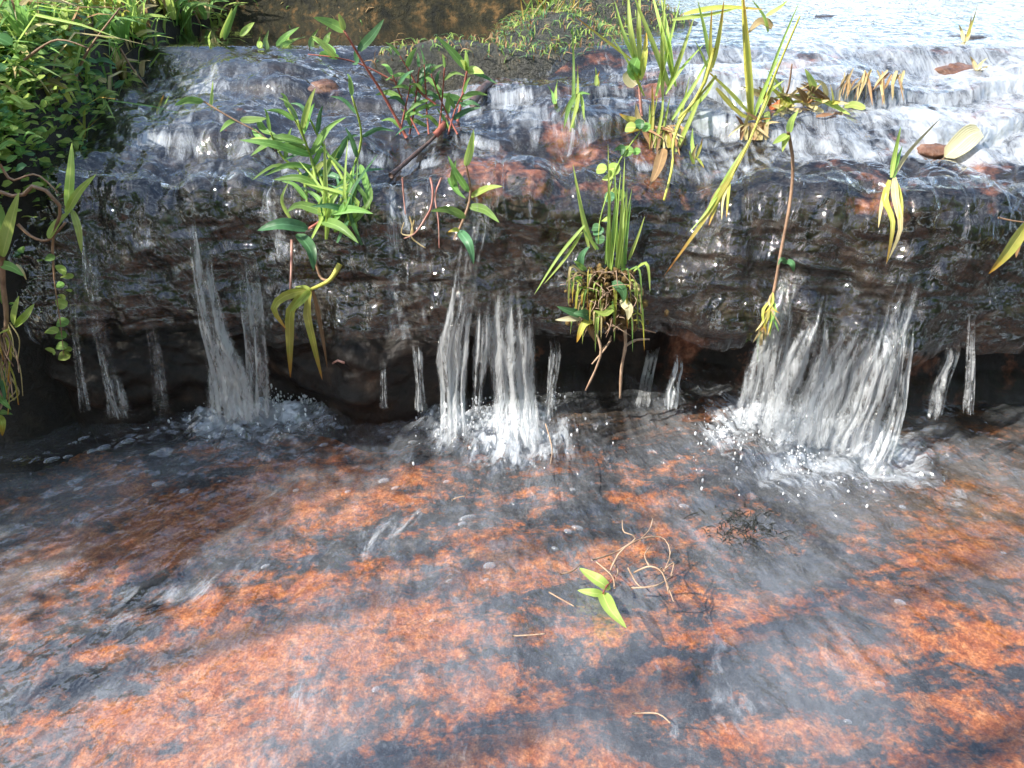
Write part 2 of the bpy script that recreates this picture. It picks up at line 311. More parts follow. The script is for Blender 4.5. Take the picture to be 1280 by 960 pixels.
def sheet(nu, nT, nF, nU, nB, film):
    Yb = 4.2
    t = np.linspace(0, 1, nT, endpoint=False)
    Ty = Yb + (1.0 - Yb) * (1 - (1 - t) ** 1.9)       # terrace nominal rows, dense near the lip; shifted to the lip below
    u = np.linspace(-1, 1, nu)
    rows = []; uvs = []
    for y in Ty:
        x = u * HW(y, .4)
        lp = lipY(x)
        Y = lp + (y - 1.0) * (Yb - lp) / (Yb - 1.0)
        rows.append(np.stack([x, Y, H_low(x, Y)], 1))
    xf = u * HW(1.0, .3)
    lp = lipY(xf)
    zl = H_low(xf, lp) - .366
    rc = recess(xf)
    for s in np.linspace(0, 1, nF):
        dy = np.interp(s, FACE[:, 0], FACE[:, 1]); z = np.interp(s, FACE[:, 0], FACE[:, 2])
        rows.append(np.stack([xf, lp + dy, z + zl * (1 - s)], 1))
    if nU:
        for s in np.linspace(0, 1, nU + 1)[1:]:
            dy = np.interp(s, UNDER[:, 0], UNDER[:, 1]); z = np.interp(s, UNDER[:, 0], UNDER[:, 2])
            rows.append(np.stack([xf, lp - .076 + rc * (dy + .076) * .95, np.full_like(xf, z)], 1))
    if nB:
        y0 = rows[-1][:, 1]
        tt = np.linspace(0, 1, nB + 1)[1:]
        for s in tt:
            yy = y0 + (-.9 - y0) * s ** 1.25
            rows.append(np.stack([xf, yy, -.055 + .02 * s + 0 * xf], 1))
    G = np.array(rows)                                     # rows, nu, 3
    dr = np.gradient(G, axis=0); dc = np.gradient(G, axis=1)
    Nn = np.cross(dc, -dr); Nn /= np.maximum(np.linalg.norm(Nn, axis=2, keepdims=True), 1e-9)
    # light smoothing of the normals along the profile
    for _ in range(6):
        Nn[1:-1] = (Nn[:-2] + 2 * Nn[1:-1] + Nn[2:]) / 4
    Nn /= np.linalg.norm(Nn, axis=2, keepdims=True)
    X, Y, Z = G[..., 0], G[..., 1], G[..., 2]
    arc = np.cumsum(np.concatenate([np.zeros((1, nu)), np.linalg.norm(np.diff(G, axis=0), axis=2)], 0), 0)
    face = ss(1.16, 1.09, Y) * ss(.02, .06, Z)            # 1 on the face
    low = face * (.012 * fbm(X * 14, Y * 3, Z * 5, 2) + .026 * fbm(X * 5, Y * 3, Z * 8, 3) + .014 * ridged(X * 8, Y * 4, Z * 16, 3))
    zm = np.zeros_like(X)
    if not film:
        ter = ss(1.62, 1.45, Y) * ss(.03, .1, Z)
        det = .007 * (ridged(X * 13, Y * 13, Z * 22, 4) - .30 - .35 * face) + .0022 * fbm(X * 45, Y * 45, Z * 55, 4, .6)
        det = det * np.clip(ter + face, 0, 1)
        poolb = ss(.03, -.02, Z)
        det = det + poolb * (.012 * fbm(X * 6, Y * 6, zm, 5, .55) + .004 * ridged(X * 22, Y * 22, zm, 3))
        det = det - .07 * ss(1.68, 1.8, Y)                 # bed of the upper pool
        D = low + det - .002
        rust = .15 * fbm(X * 5, Y * 5, Z * 7, 3) + (.085 * ss(.25, .34, Z) - .02 * ss(1.1, 1.3, Y)) * ss(-.3, .2, X) - .12 * ss(-.1, -.35, X) - .24 * face * ss(.34, .28, Z) + .13 * np.exp(-((Z - .15) / .025) ** 2) * ss(-.3, 0, X)
        at_ = {'rust': rust}
    else:
        D = low + .0075 + .0065 * face
        st = np.clip(face * 1.3, 0, 1)
        # ripples on the terrace run across the flow; on the face ribs run down it
        rip = .0030 * fbm(X * 22 + 1.5 * pn(X * 5, Y * 5, zm), Y * 34, zm, 4, .6) * ss(1.75 + .8 * ss(.1, .5, X), 1.5, Y) + .0012 * (.15 + .85 * ss(0, .3, X)) * fbm(X * 30, Y * 40, zm, 3) * ss(3.4, 2.0, Y)
        ribs = .0085 * fbm(X * 24 + pn(X * 6, Z * 6, zm), Z * 11, Y * 9, 3, .5) + .0050 * ridged(X * 20 + 2 * pn(X * 9, Z * 9, zm), Z * 28, Y * 20, 3) 
        D = D + rip * (1 - st) + ribs * st
        step = np.abs(np.gradient(G[..., 2], axis=0)) / np.maximum(np.linalg.norm(dr, axis=2), 1e-6)
        fo = .26 * ss(.15, .6, step) * np.clip(.6 + fbm(X * 14, Y * 10, zm, 3), 0, 1) * ss(2, 1.15, Y) * (1 - face) + (.32 + .22 * fbm(X * 4 + Y * 2, Y * 7, zm, 3) + .20 * ss(-.2, .6, X)) * (1 - face) * ss(1.75 + .7 * ss(.1, .5, X), 1.5, Y) + .12 * ss(.2, .7, X) * (1 - face)  # froth at the steps, then terrace whiteness painted for sky reflection
        rb = fbm(X * 9, zm + 3, Z * 1.2, 3)
        fo = fo + face * np.clip(.08 + .5 * rb + .22 * fbm(X * 26, zm, Z * 22, 3), 0, .6) * ss(.36, .32, Z)
        at_ = {'foam_sheen': np.clip(fo, 0, 1), 'lively': .50 + .50 * face - .46 * ss(1.60, 1.72, Y) * ss(.25, .0, X) - .25 * ss(1.8, 2.7, Y) * ss(0, .25, X)}
    P = G + Nn * D[..., None]
    uv = np.stack([X.ravel(), arc.ravel()], 1)
    return P, uv, at_
NU = 820
nT, nF, nU, nB = 270, 200, 70, 190
Pr, uvr, ar = sheet(NU, nT, nF, nU, nB, False)
kb = nT + nF + nU                                          # rows up to here are ledge, beyond them pool bed
Gf = Pr[:kb + 1]
ledge = mesh_obj('rock_ledge', Gf.reshape(-1, 3), grid_faces(kb + 1, NU), M['rock'], uv=uvr[:(kb + 1) * NU], attrs={'rust': ar['rust'][:kb + 1]})
meta(ledge, 'wet dark laterite rock ledge with rusty patches that the stream runs over', kind='structure')
Bd = Pr[kb:]
bx, by = Bd[..., 0], Bd[..., 1]
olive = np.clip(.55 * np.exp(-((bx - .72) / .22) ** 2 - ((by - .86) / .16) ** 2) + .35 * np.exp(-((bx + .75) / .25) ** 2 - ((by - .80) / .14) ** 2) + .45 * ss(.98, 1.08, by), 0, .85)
dg = np.sin((bx * .62 - by * .78) * 14 + 2.2 * fbm(bx * 1.7, by * 1.7, bx * 0 + 3, 2))  # diagonal bands of shade painted into the bed colour
algae_shade = .028 * dg + .05 * ss(.72, .98, by) + .05 * fbm(bx * 2.5, by * 2.5, bx * 0, 3) + .03 + .05 * np.exp(-((bx - .1) / .35) ** 2 - ((by - .83) / .09) ** 2) - .13 * np.exp(-((bx + .30 - .8 * (by - .86)) / .28) ** 2 - ((by - .86 - .25 * (bx + .3)) / .07) ** 2)  # last term paints a sunlit orange streak below the left fall
bed = mesh_obj('pool_bed', Bd.reshape(-1, 3), grid_faces(Bd.shape[0], NU), M['bed'], uv=uvr[kb * NU:], attrs={'algae_shade': algae_shade, 'olive': olive})
meta(bed, 'orange laterite bed of the pool mottled with slate grey algal growth and painted shade bands', kind='structure')
Pf, uvf, af = sheet(700, 240, 170, 0, 0, True)
film = mesh_obj('stream_water', Pf.reshape(-1, 3), grid_faces(Pf.shape[0], 700), M['film'], uv=uvf, attrs=af)
meta(film, 'thin rippled stream water sliding over the rock terrace and ledge', kind='structure')
cf = Pf[::2, ::2]; nr_, nc_ = cf.shape[:2]
bvh = BVHTree.FromPolygons([tuple(v) for v in cf.reshape(-1, 3).tolist()], grid_faces(nr_, nc_).tolist())
rk = Gf[nT - 2:, ::2]; bvr = BVHTree.FromPolygons([tuple(v) for v in rk.reshape(-1, 3).tolist()], grid_faces(rk.shape[0], rk.shape[1]).tolist())
def surf(px, py):
    d = ray(px, py).normalized(); hs = [h for h in (bvh.ray_cast(CAMP, d), bvr.ray_cast(CAMP, d)) if h[0] is not None]
    return min(hs, key=lambda h: h[3])[0] if hs else on_z(px, py, 0.0)
def hit(px, py):
    d = ray(px, py).normalized(); h = bvh.ray_cast(CAMP, d)
    return h[0] if h[0] is not None else on_z(px, py, 0.0)

# lower pool water
FALLS_GLINTS = [ # pixel x,y of each foot and each painted white glint, and strength: used for chop and foam on the pool
    (290, 515, .075, 1.0), (345, 505, .085, 1.0), (385, 500, .05, .8), (600, 520, .05, .7), (990, 575, .10, .7), (900, 545, .06, .7), (150, 490, .045, .55), (120, 478, .03, .3), (570, 530, .07, .8), (645, 540, .085, 1.0), (690, 500, .03, .4), (526, 490, .02, .4),
    (945, 520, .07, .9), (1010, 540, .09, 1.0), (1080, 560, .09, 1.0), (1110, 580, .06, .8), (1170, 505, .04, .6), (1212, 495, .025, .5), (835, 490, .04, .5), (790, 500, .05, .35), (740, 520, .05, .3), (450, 495, .05, .4), (400, 490, .05, .5), (690, 560, .05, .5), (1000, 590, .06, .4), (1020, 650, .05, .3), (1040, 740, .03, .3), (1045, 812, .035, .4), (720, 650, .035, .35), (600, 600, .07, .3), (880, 540, .09, .35), (330, 545, .07, .3), (930, 560, .06, .5)]
def pool_sheet(nx, ny):
    y = 1.19 + (-.9 - 1.19) * np.linspace(0, 1, ny) ** 1.15
    u = np.linspace(-1, 1, nx)
    X = np.outer(np.ones(ny), u * HW(1.0, .3)); Y = np.outer(y, np.ones(nx)); zm = np.zeros_like(X)
    foam_sheen = np.zeros_like(X); chop = np.zeros_like(X)
    for px, py, s, k in FALLS_GLINTS:
        p = on_z(px, py, 0); r2 = ((X - p.x) ** 2 + (Y - p.y) ** 2)
        foam_sheen = np.maximum(foam_sheen, k * np.exp(-r2 / (2 * (s * .85) ** 2)))
        chop = np.maximum(chop, k * np.exp(-r2 / (2 * (s * 1.3) ** 2)))
    cx, cy = .08, 1.42                                     # flow fans out from behind the ledge
    th = np.arctan2(X - cx, -(Y - cy)); r = np.hypot(X - cx, Y - cy)
    wob = .35 * fbm(X * 3, Y * 3, zm, 3)
    U = th * 1.1 + .06 * wob; V = r
    z = .0040 * fbm(U * 20, V * 10, zm, 4, .55) * (.55 + .45 * ss(.3, .9, Y))
    z = z + .017 * chop * fbm(X * 24, Y * 24, zm + 2, 4, .6) + .007 * chop ** 2 * ridged(X * 18, Y * 18, zm, 3) + .0040 * fbm(X * 30, Y * 16, zm + 9, 3) * ss(.45, .95, Y)
    for px, py, s, k in FALLS_GLINTS[:1] + FALLS_GLINTS[4:6] + FALLS_GLINTS[8:11] + FALLS_GLINTS[14:15]:
        p = on_z(px, py, 0); d = np.hypot(X - p.x, Y - p.y)
        z = z + .0024 * k * np.sin(d * 170 + 3 * pn(X * 9, Y * 9, zm)) * np.exp(-d / .13) * (.5 + .8 * np.abs(pn(X * 7, Y * 7, zm + 4)))
    for qx, qy, sx, sy, kk in ((170, 760, .26, .12, .35), (60, 880, .24, .09, .40), (420, 680, .24, .08, .37), (900, 900, .22, .06, .37), (930, 790, .2, .06, .36), (1150, 660, .18, .09, .38), (420, 860, .2, .06, .36)):  # streaky patches paint a lavender sky sheen into the froth mask
        p = on_z(qx, qy, 0); ax = (X - p.x) + .5 * (p.y - Y); foam_sheen = np.maximum(foam_sheen, kk * np.exp(-(ax / sx) ** 2 - ((Y - p.y - .35 * (X - p.x)) / sy) ** 2) * (1 + .5 * fbm(U * 7, V * 3, zm + 8, 3)))
    foam_sheen = foam_sheen + .12 * np.clip(fbm(U * 12, V * 4, zm + 5, 3), 0, 1) * chop
    return np.stack([X, Y, z], 2), np.stack([U.ravel(), V.ravel()], 1), foam_sheen
Pp, uvp, fo = pool_sheet(640, 520)
pool = mesh_obj('pool_water', Pp.reshape(-1, 3), grid_faces(520, 640), M['pool'], uv=uvp, attrs={'foam_sheen': np.clip(fo, 0, 1), 'lively': .55 + .45 * ss(.4, .9, Pp[..., 1])})
pool_faces = None
meta(pool, 'clear shallow pool water with ripples and white froth below the falls', kind='structure')

# banks and the land around
def patch(name, x0, x1, y0, y1, nx, ny, hf, mat, label, attrs=None):
    x = np.linspace(x0, x1, nx); y = np.linspace(y1, y0, ny)
    X, Y = np.meshgrid(x, y); Z = hf(X, Y)
    o = mesh_obj(name, np.stack([X, Y, Z], 2).reshape(-1, 3), grid_faces(ny, nx), mat)
    return meta(o, label, kind='structure')
def h_left(X, Y):
    zm = X * 0
    edge = -.575 - .07 * ss(1.05, 1.45, Y) + .03 * fbm(Y * 4, zm, zm, 3)
    top = .485 + .16 * np.clip(-.66 - X, 0, 3) ** .8 + .03 * fbm(X * 6, Y * 6, zm, 4)
    fr = (.78 * ss(.90, .99, Y - .08 * ss(-.76, -.64, X) + .05 * fbm(X * 5, zm, zm, 2) + .10 * ss(-.9, -1.6, X)) + .22 * ss(.95, 1.28, Y))
    return -.12 + (top + .12) * ss(0, .12, edge - X) * fr
patch('left_bank', -4.5, -.48, .75, 4.5, 240, 240, h_left, M['soil'], 'dark earth bank on the left of the stream under the plants')
def far_line(X): return 2.02 + .05 * fbm(X * 2.5, X * 0, X * 0, 3) + 1.6 * ss(.18, .9, X)
def h_far(X, Y):
    zm = X * 0
    return .38 + ((.30 - .20 * ss(.1, .5, X)) + .05 * fbm(X * 5, Y * 5, zm, 4)) * ss(-.02, .22, Y - far_line(X)) + .012 * ridged(X * 25, Y * 25, zm, 3) * ss(0, .05, Y - far_line(X))
patch('far_bank', -3.0, 4.5, 1.9, 6.0, 360, 260, h_far, M['moss'], 'dark mossy earth bank behind the upper pool')
def h_ground(X, Y): return np.where(Y > 3.5, .40, -.2) + .0 * X
patch('ground', -150, 150, -150, 250, 61, 201, h_ground, M['moss'], 'earth around the stream')

# ------------------------------------------------------------------ plant builders
class MB:
    def __init__(s): s.v = []; s.f = []; s.uv = []
    def add(s, v, f, uv=None):
        o = len(s.v); s.v += v; s.f += [tuple(i + o for i in q) for q in f]; s.uv += (uv or [(0, 0)] * len(v))
    def build(s, name, mat, parent=None, **kw):
        if not s.v: return None
        return mesh_obj(name, s.v, [q if len(q) == 4 else q for q in s.f], mat, parent, uv=s.uv, **kw)
def smooth_path(pts, n):
    P = [Vector(p) for p in pts]
    if len(P) == 2: return [P[0].lerp(P[1], i / n) for i in range(n + 1)]
    res = []; L = [0]
    for a, b in zip(P[:-1], P[1:]): L.append(L[-1] + (b - a).length)
    for i in range(n + 1):
        d = L[-1] * i / n; k = 0
        while k < len(P) - 2 and d > L[k + 1]: k += 1
        t = (d - L[k]) / max(1e-9, L[k + 1] - L[k])
        p0 = P[max(0, k - 1)]; p1 = P[k]; p2 = P[k + 1]; p3 = P[min(len(P) - 1, k + 2)]
        res.append(.5 * ((2 * p1) + (p2 - p0) * t + (2 * p0 - 5 * p1 + 4 * p2 - p3) * t * t + (3 * p1 - p0 - 3 * p2 + p3) * t ** 3))
    return res
def blade(mb, pts, width, n=8, prof='leaf', nrm=None, fold=.25, twist=0.0):
    """a leaf blade: three vertices across, folded along the midrib"""
    Q = smooth_path(pts, n); tot = len(Q) - 1; V = []; UV = []
    nr = nrm if nrm is not None else Vector((rnd.gauss(0, .5), rnd.gauss(-.6, .4), rnd.gauss(.7, .4)))
    for i, p in enumerate(Q):
        t = i / tot
        T = (Q[min(tot, i + 1)] - Q[max(0, i - 1)])
        T = T.normalized() if T.length > 1e-9 else Vector((0, 0, 1))
        W = T.cross(nr); W = W.normalized() if W.length > 1e-6 else Vector((1, 0, 0))
        if twist: W = Matrix.Rotation(twist * t, 3, T) @ W
        B = W.cross(T)
        if prof == 'leaf': wd = (math.sin(math.pi * min(1, t ** .72)) ** .85) * (1 - .15 * t) if 0 < t < 1 else .03
        elif prof == 'grass': wd = min(1, .45 + 2.2 * t) * (1 - t ** 2.2) + .02
        else: wd = math.sqrt(max(0, 1 - (2 * t - 1) ** 2)) * .98 + .02
        h = width * .5 * wd
        V += [tuple(p - W * h + B * h * fold), tuple(p - B * h * fold * .4), tuple(p + W * h + B * h * fold)]
        UV += [(0, t), (.5, t), (1, t)]
    Fq = []
    for i in range(tot):
        a = i * 3; Fq += [(a, a + 1, a + 4, a + 3), (a + 1, a + 2, a + 5, a + 4)]
    mb.add(V, Fq, UV)
def tube(mb, pts, r0, r1=None, n=10, k=6, lump=0.0):
    Q = smooth_path(pts, n); r1 = r0 if r1 is None else r1; V = []; UV = []
    up = Vector((.13, .9, .41)).normalized()
    for i, p in enumerate(Q):
        T = (Q[min(n, i + 1)] - Q[max(0, i - 1)]); T = T.normalized() if T.length > 1e-9 else Vector((0, 0, 1))
        A = T.cross(up); A = A.normalized() if A.length > 1e-4 else Vector((1, 0, 0)); B = T.cross(A)
        r = (r0 + (r1 - r0) * i / n) * (1 + lump * rnd.uniform(-1, 1))
        for j in range(k):
            a = 2 * math.pi * j / k
            V.append(tuple(p + (A * math.cos(a) + B * math.sin(a)) * r)); UV.append((j / k, i / n))
    Fq = []
    for i in range(n):
        for j in range(k):
            a = i * k + j; b = i * k + (j + 1) % k; Fq.append((a, b, b + k, a + k))
    for base in (0, n * k):                                # closed ends
        c = len(V); V.append(tuple(sum((Vector(V[base + j]) for j in range(k)), Vector()) / k)); UV.append((.5, 0))
        for j in range(0, k, 2): Fq.append((base + j, base + (j + 1) % k, base + (j + 2) % k, c))
    mb.add(V, Fq, UV)
def pt(px, py, Y): return at(px, py, Y)
class Plant:
    """a plant whose pieces are laid out on its own real distance Y0, each point with its own offset"""
    def __init__(s, name, label, cat, base, group=None):
        s.base = base; s.o = empty(name, base, label, cat, group); s.Y = base.y; s.sc = m_per_px(base)
    def P(s, p):
        h = surf(p[0], p[1]) if p[1] < 470 else None
        Y = min(s.Y, h.y - .005) if h is not None and h.z > .1 else s.Y
        return at(p[0], p[1], Y + (p[2] if len(p) > 2 else 0))
    def leaf(s, pts, wpx, mat='green', prof='leaf', nrm=None, name='leaf', n=8, fold=.3, twist=0, dy=0):
        mb = MB(); Q = [s.P(p) for p in pts]
        if nrm is None:
            view = (CAMP - Q[0]).normalized(); nrm = (view + Vector((rnd.gauss(0, .35), rnd.gauss(0, .2), rnd.gauss(.25, .3)))).normalized()
        blade(mb, Q, wpx * s.sc, n, prof, nrm, fold, twist); return mb.build(name, M[mat], s.o)
    def stem(s, pts, wpx, mat='stem_g', name='stem', w1=None, n=12, lump=.08):
        mb = MB(); tube(mb, [s.P(p) for p in pts], wpx * s.sc / 2, (w1 if w1 is not None else wpx * .6) * s.sc / 2, n, 6, lump); return mb.build(name, M[mat], s.o)
def shoot(pl, stem, w, mats, L, leaves=None, smat='stem_g', wl=.17, start=.15, seed=0, droop=.35, n=7):
    """a jointed leafy shoot: stem along the given points with alternate lance-shaped leaves"""
    rr = random.Random(seed)
    pl.stem(stem, w, smat)
    Q = smooth_path([Vector((p[0], p[1], p[2] if len(p) > 2 else 0)) for p in stem], 40)
    for i in range(n):
        t = start + (1 - start) * i / max(1, n - 1); k = min(40, int(t * 40)); p = Q[k]; q = Q[max(0, k - 3)]
        d = Vector((p.x - q.x, p.y - q.y)); d = d.normalized() if d.length > 0 else Vector((0, -1))
        side = 1 if i % 2 else -1
        ang = side * rr.uniform(.5, 1.15) * (1 if i < n - 1 else .2)
        dd = Vector((d.x * math.cos(ang) - d.y * math.sin(ang), d.x * math.sin(ang) + d.y * math.cos(ang)))
        l = L * rr.uniform(.75, 1.15) * (.75 + .4 * math.sin(math.pi * t)); dyo = rr.uniform(-.03, .02)
        m = p.xy + dd * l * .5 + Vector((0, -l * .04)); e = p.xy + dd * l + Vector((0, l * droop * rr.uniform(.2, 1)))
        pl.leaf([(p.x, p.y, p.z), (m.x, m.y, p.z + dyo * .6), (e.x, e.y, p.z + dyo)], l * wl * rr.uniform(.85, 1.2), rr.choice(mats))

# ================================================================== WATERFALLS
def waterfall(label, pts, k=.6, name='waterfall', lead=.012):
    """pts: (px, py, width px, foam). Points above the lower lip lie on the face, the rest fall freely in front of the recess."""
    Q = []
    lastY = None
    for px, py, wd, fo in pts:
        if py <= 418:
            p = hit(px, py); p = p + (CAMP - p).normalized() * lead
            lastY = p.y
        else:
            Y = (lastY if lastY is not None else hit(px, 400).y - .004)
            Y = min(Y - .00009 * (py - 418) - .004, surf(px, py).y - .016); lastY = Y
            p = at(px, py, Y)
            if p.z < .002:
                p = on_z(px, py, .002)
        Q.append((p, wd * m_per_px(p), fo))
    n = 46; nc = 26
    P3 = smooth_path([q[0] for q in Q], n); W = np.interp(np.linspace(0, 1, n + 1), np.linspace(0, 1, len(Q)), [q[1] for q in Q]); FO = np.interp(np.linspace(0, 1, n + 1), np.linspace(0, 1, len(Q)), [q[2] for q in Q])
    s = rnd.uniform(0, 50)
    U = np.linspace(-1, 1, nc); V = []; uv = []; fo = []
    arc = 0
    for i in range(n + 1):
        t = i / n
        if i: arc += (P3[i] - P3[i - 1]).length
        ed = .12 * float(pn(s, t * 5, 0)); e2 = .12 * float(pn(s + 9, t * 5, 0))
        off = .006 * (pn(U * 3.2 + s, np.full(nc, t * 2.0), U * 0) + .6 * pn(U * 8 + s, np.full(nc, t * 5.0), U * 0)) * min(1, W[i] / .02)
        bul = .012 * (1 - U ** 2) * min(1, W[i] / .04)
        x = P3[i].x + W[i] / 2 * (U + ed * (U < 0) + e2 * (U > 0))
        y = P3[i].y - off * 1.3 - bul
        z = P3[i].z + 0 * U
        V.append(np.stack([x, y, z], 1)); uv.append(np.stack([x + s, np.full(nc, arc)], 1))
        fade = np.clip((1 - np.abs(U)) * 3.2, 0, 1) * np.clip(t * 4.5 - .45 - 1.1 * pn(U * 4 + s, U * 0, U * 0 + 2), 0, 1) * np.clip((1 - t) * 9 + .35 + 1.2 * pn(U * 6 + s, U * 0, U * 0 + 7), .25, 1)
        lanes = .5 + .8 * pn(U * 2.2 * max(1, W[i] / .03) + s * 2, np.full(nc, t * 1.3), U * 0) + .45 * pn(U * 5 + s, np.full(nc, t * 9), U * 0)
        fo.append(np.clip(FO[i] * (.45 + .75 * lanes), 0, 1) * fade)
    o = mesh_obj(name, np.concatenate(V), grid_faces(n + 1, nc), M['fall'], uv=np.concatenate(uv), attrs={'foam_sheen': np.concatenate(fo)})
    meta(o, label, 'waterfall', 'streams of falling water along the ledge'); return o
waterfall('broad white stream falling down the dark left part of the ledge', [(240, 225, 26, .5), (246, 280, 30, .75), (256, 350, 34, .7), (268, 410, 44, .8), (285, 460, 62, .95), (292, 525, 84, 1)])
waterfall('thin glassy stream just right of the broad left fall', [(300, 262, 20, .25), (312, 330, 34, .6), (318, 400, 36, .75), (322, 455, 36, .75), (320, 520, 48, .9)])
waterfall('faint stream at the left end of the ledge below the paired lime leaves', [(108, 235, 20, .3), (112, 300, 26, .6), (118, 370, 24, .4), (130, 430, 26, .55), (152, 520, 44, .8)])
waterfall('very thin trickle nearest the round leaved creeper', [(90, 300, 14, .2), (92, 380, 14, .35), (98, 440, 14, .5), (108, 512, 18, .6)])
waterfall('slim dark trickle between the two left falls', [(178, 262, 22, .3), (184, 320, 24, .35), (188, 390, 20, .3), (196, 440, 22, .5), (204, 516, 28, .6)])
waterfall('single narrow column of water left of the middle curtain', [(520, 408, 16, .5), (521, 430, 15, .85), (524, 460, 12, .8), (526, 512, 20, .9)])
waterfall('left strand of the middle water curtain', [(590, 205, 24, .5), (596, 270, 36, .85), (584, 340, 32, .55), (572, 400, 40, .6), (566, 440, 46, .95), (566, 490, 38, .9), (568, 548, 44, 1)])
waterfall('slender strand inside the middle curtain beside its left strand', [(605, 330, 22, .2), (604, 400, 24, .5), (602, 440, 28, .8), (598, 480, 16, .6), (594, 534, 18, .5)])
waterfall('wide right strand of the middle water curtain', [(632, 290, 34, .2), (638, 360, 44, .45), (640, 410, 62, .7), (640, 450, 66, 1), (643, 500, 62, 1), (648, 552, 80, 1)])
waterfall('narrow strand on the right edge of the middle curtain', [(688, 405, 16, .4), (694, 440, 18, .8), (690, 475, 14, .7), (688, 520, 20, .6)])
waterfall('short white trickle hanging right of the mossy tuft', [(817, 418, 20, .4), (815, 440, 22, .8), (809, 470, 18, .8), (802, 508, 24, .8)])
waterfall('second short trickle right of the mossy tuft over rusty rock', [(846, 430, 14, .4), (848, 455, 14, .75), (842, 480, 20, .8), (836, 508, 28, .8)])
waterfall('slanting stream along the tall pink stem', [(1000, 280, 18, .3), (988, 340, 26, .55), (974, 400, 32, .6), (962, 440, 56, .8), (952, 490, 66, .9), (944, 530, 74, .9)])
waterfall('wide pale veil of water in the right hand curtain', [(1030, 350, 18, .2), (1018, 410, 36, .55), (1006, 445, 76, .8), (996, 490, 84, .85), (986, 545, 96, .95)])
waterfall('slanting middle sheet of the right hand curtain', [(1088, 372, 26, .3), (1074, 410, 60, .75), (1056, 450, 82, .95), (1038, 500, 84, .9), (1020, 555, 90, 1)])
waterfall('strongest slanting stream falling under the drooping yellow blades', [(1150, 296, 40, .5), (1136, 350, 46, .8), (1120, 400, 44, .7), (1106, 445, 52, .95), (1088, 500, 56, .9), (1064, 566, 76, 1)])
waterfall('thin outer stream bending down to the right of the strongest stream', [(1142, 375, 16, .4), (1132, 420, 26, .8), (1126, 470, 24, .85), (1118, 520, 26, .8), (1096, 575, 44, 1)])
waterfall('loose dripping trickle in front of the dark recess on the right', [(1186, 400, 20, .25), (1186, 440, 30, .6), (1176, 475, 26, .6), (1166, 522, 24, .6)])
waterfall('bright narrow trickle near the right end of the ledge', [(1210, 350, 12, .3), (1213, 400, 12, .6), (1213, 440, 15, .9), (1209, 516, 18, .8)])
waterfall('small left trickle falling into the froth below the orange hanging leaves', [(478, 440, 8, .4), (479, 462, 9, .6), (480, 510, 14, .6)])

# splash droplets and froth
def ico(center, r, sx=1, sy=1, sz=1):
    t = .5257; u = .8507
    V = [(-t,u,0),(t,u,0),(-t,-u,0),(t,-u,0),(0,-t,u),(0,t,u),(0,-t,-u),(0,t,-u),(u,0,-t),(u,0,t),(-u,0,-t),(-u,0,t)]
    Fq = [(0,11,5),(0,5,1),(0,1,7),(0,7,10),(0,10,11),(1,5,9),(5,11,4),(11,10,2),(10,7,6),(7,1,8),(3,9,4),(3,4,2),(3,2,6),(3,6,8),(3,8,9),(4,9,5),(2,4,11),(6,2,10),(8,6,7),(9,8,1)]
    return [(center[0] + v[0] * r * sx, center[1] + v[1] * r * sy, center[2] + v[2] * r * sz) for v in V], Fq
mb = MB()
for px, py, s, k in FALLS_GLINTS[:14]:
    p = on_z(px, py, 0)
    for _ in range(int(230 * (k - .15) * s / .07)):
        a = rnd.uniform(0, 2 * math.pi); d = abs(rnd.gauss(0, s * .7)); h = abs(rnd.gauss(0, .016)) * math.exp(-d / .08)
        c = (p.x + math.cos(a) * d, p.y + math.sin(a) * d * .8 - .01, .003 + h)
        r = rnd.choice((.0004, .0005, .0007, .0009, .0013, .0020))
        e = rnd.uniform(1, 2.6); v, f = ico(c, r, 1, 1, e); mb.add(v, f)
spl = mb.build('splash_droplets', M['drop']); meta(spl, 'fine droplets splashing up at the feet of the falls', kind='stuff')

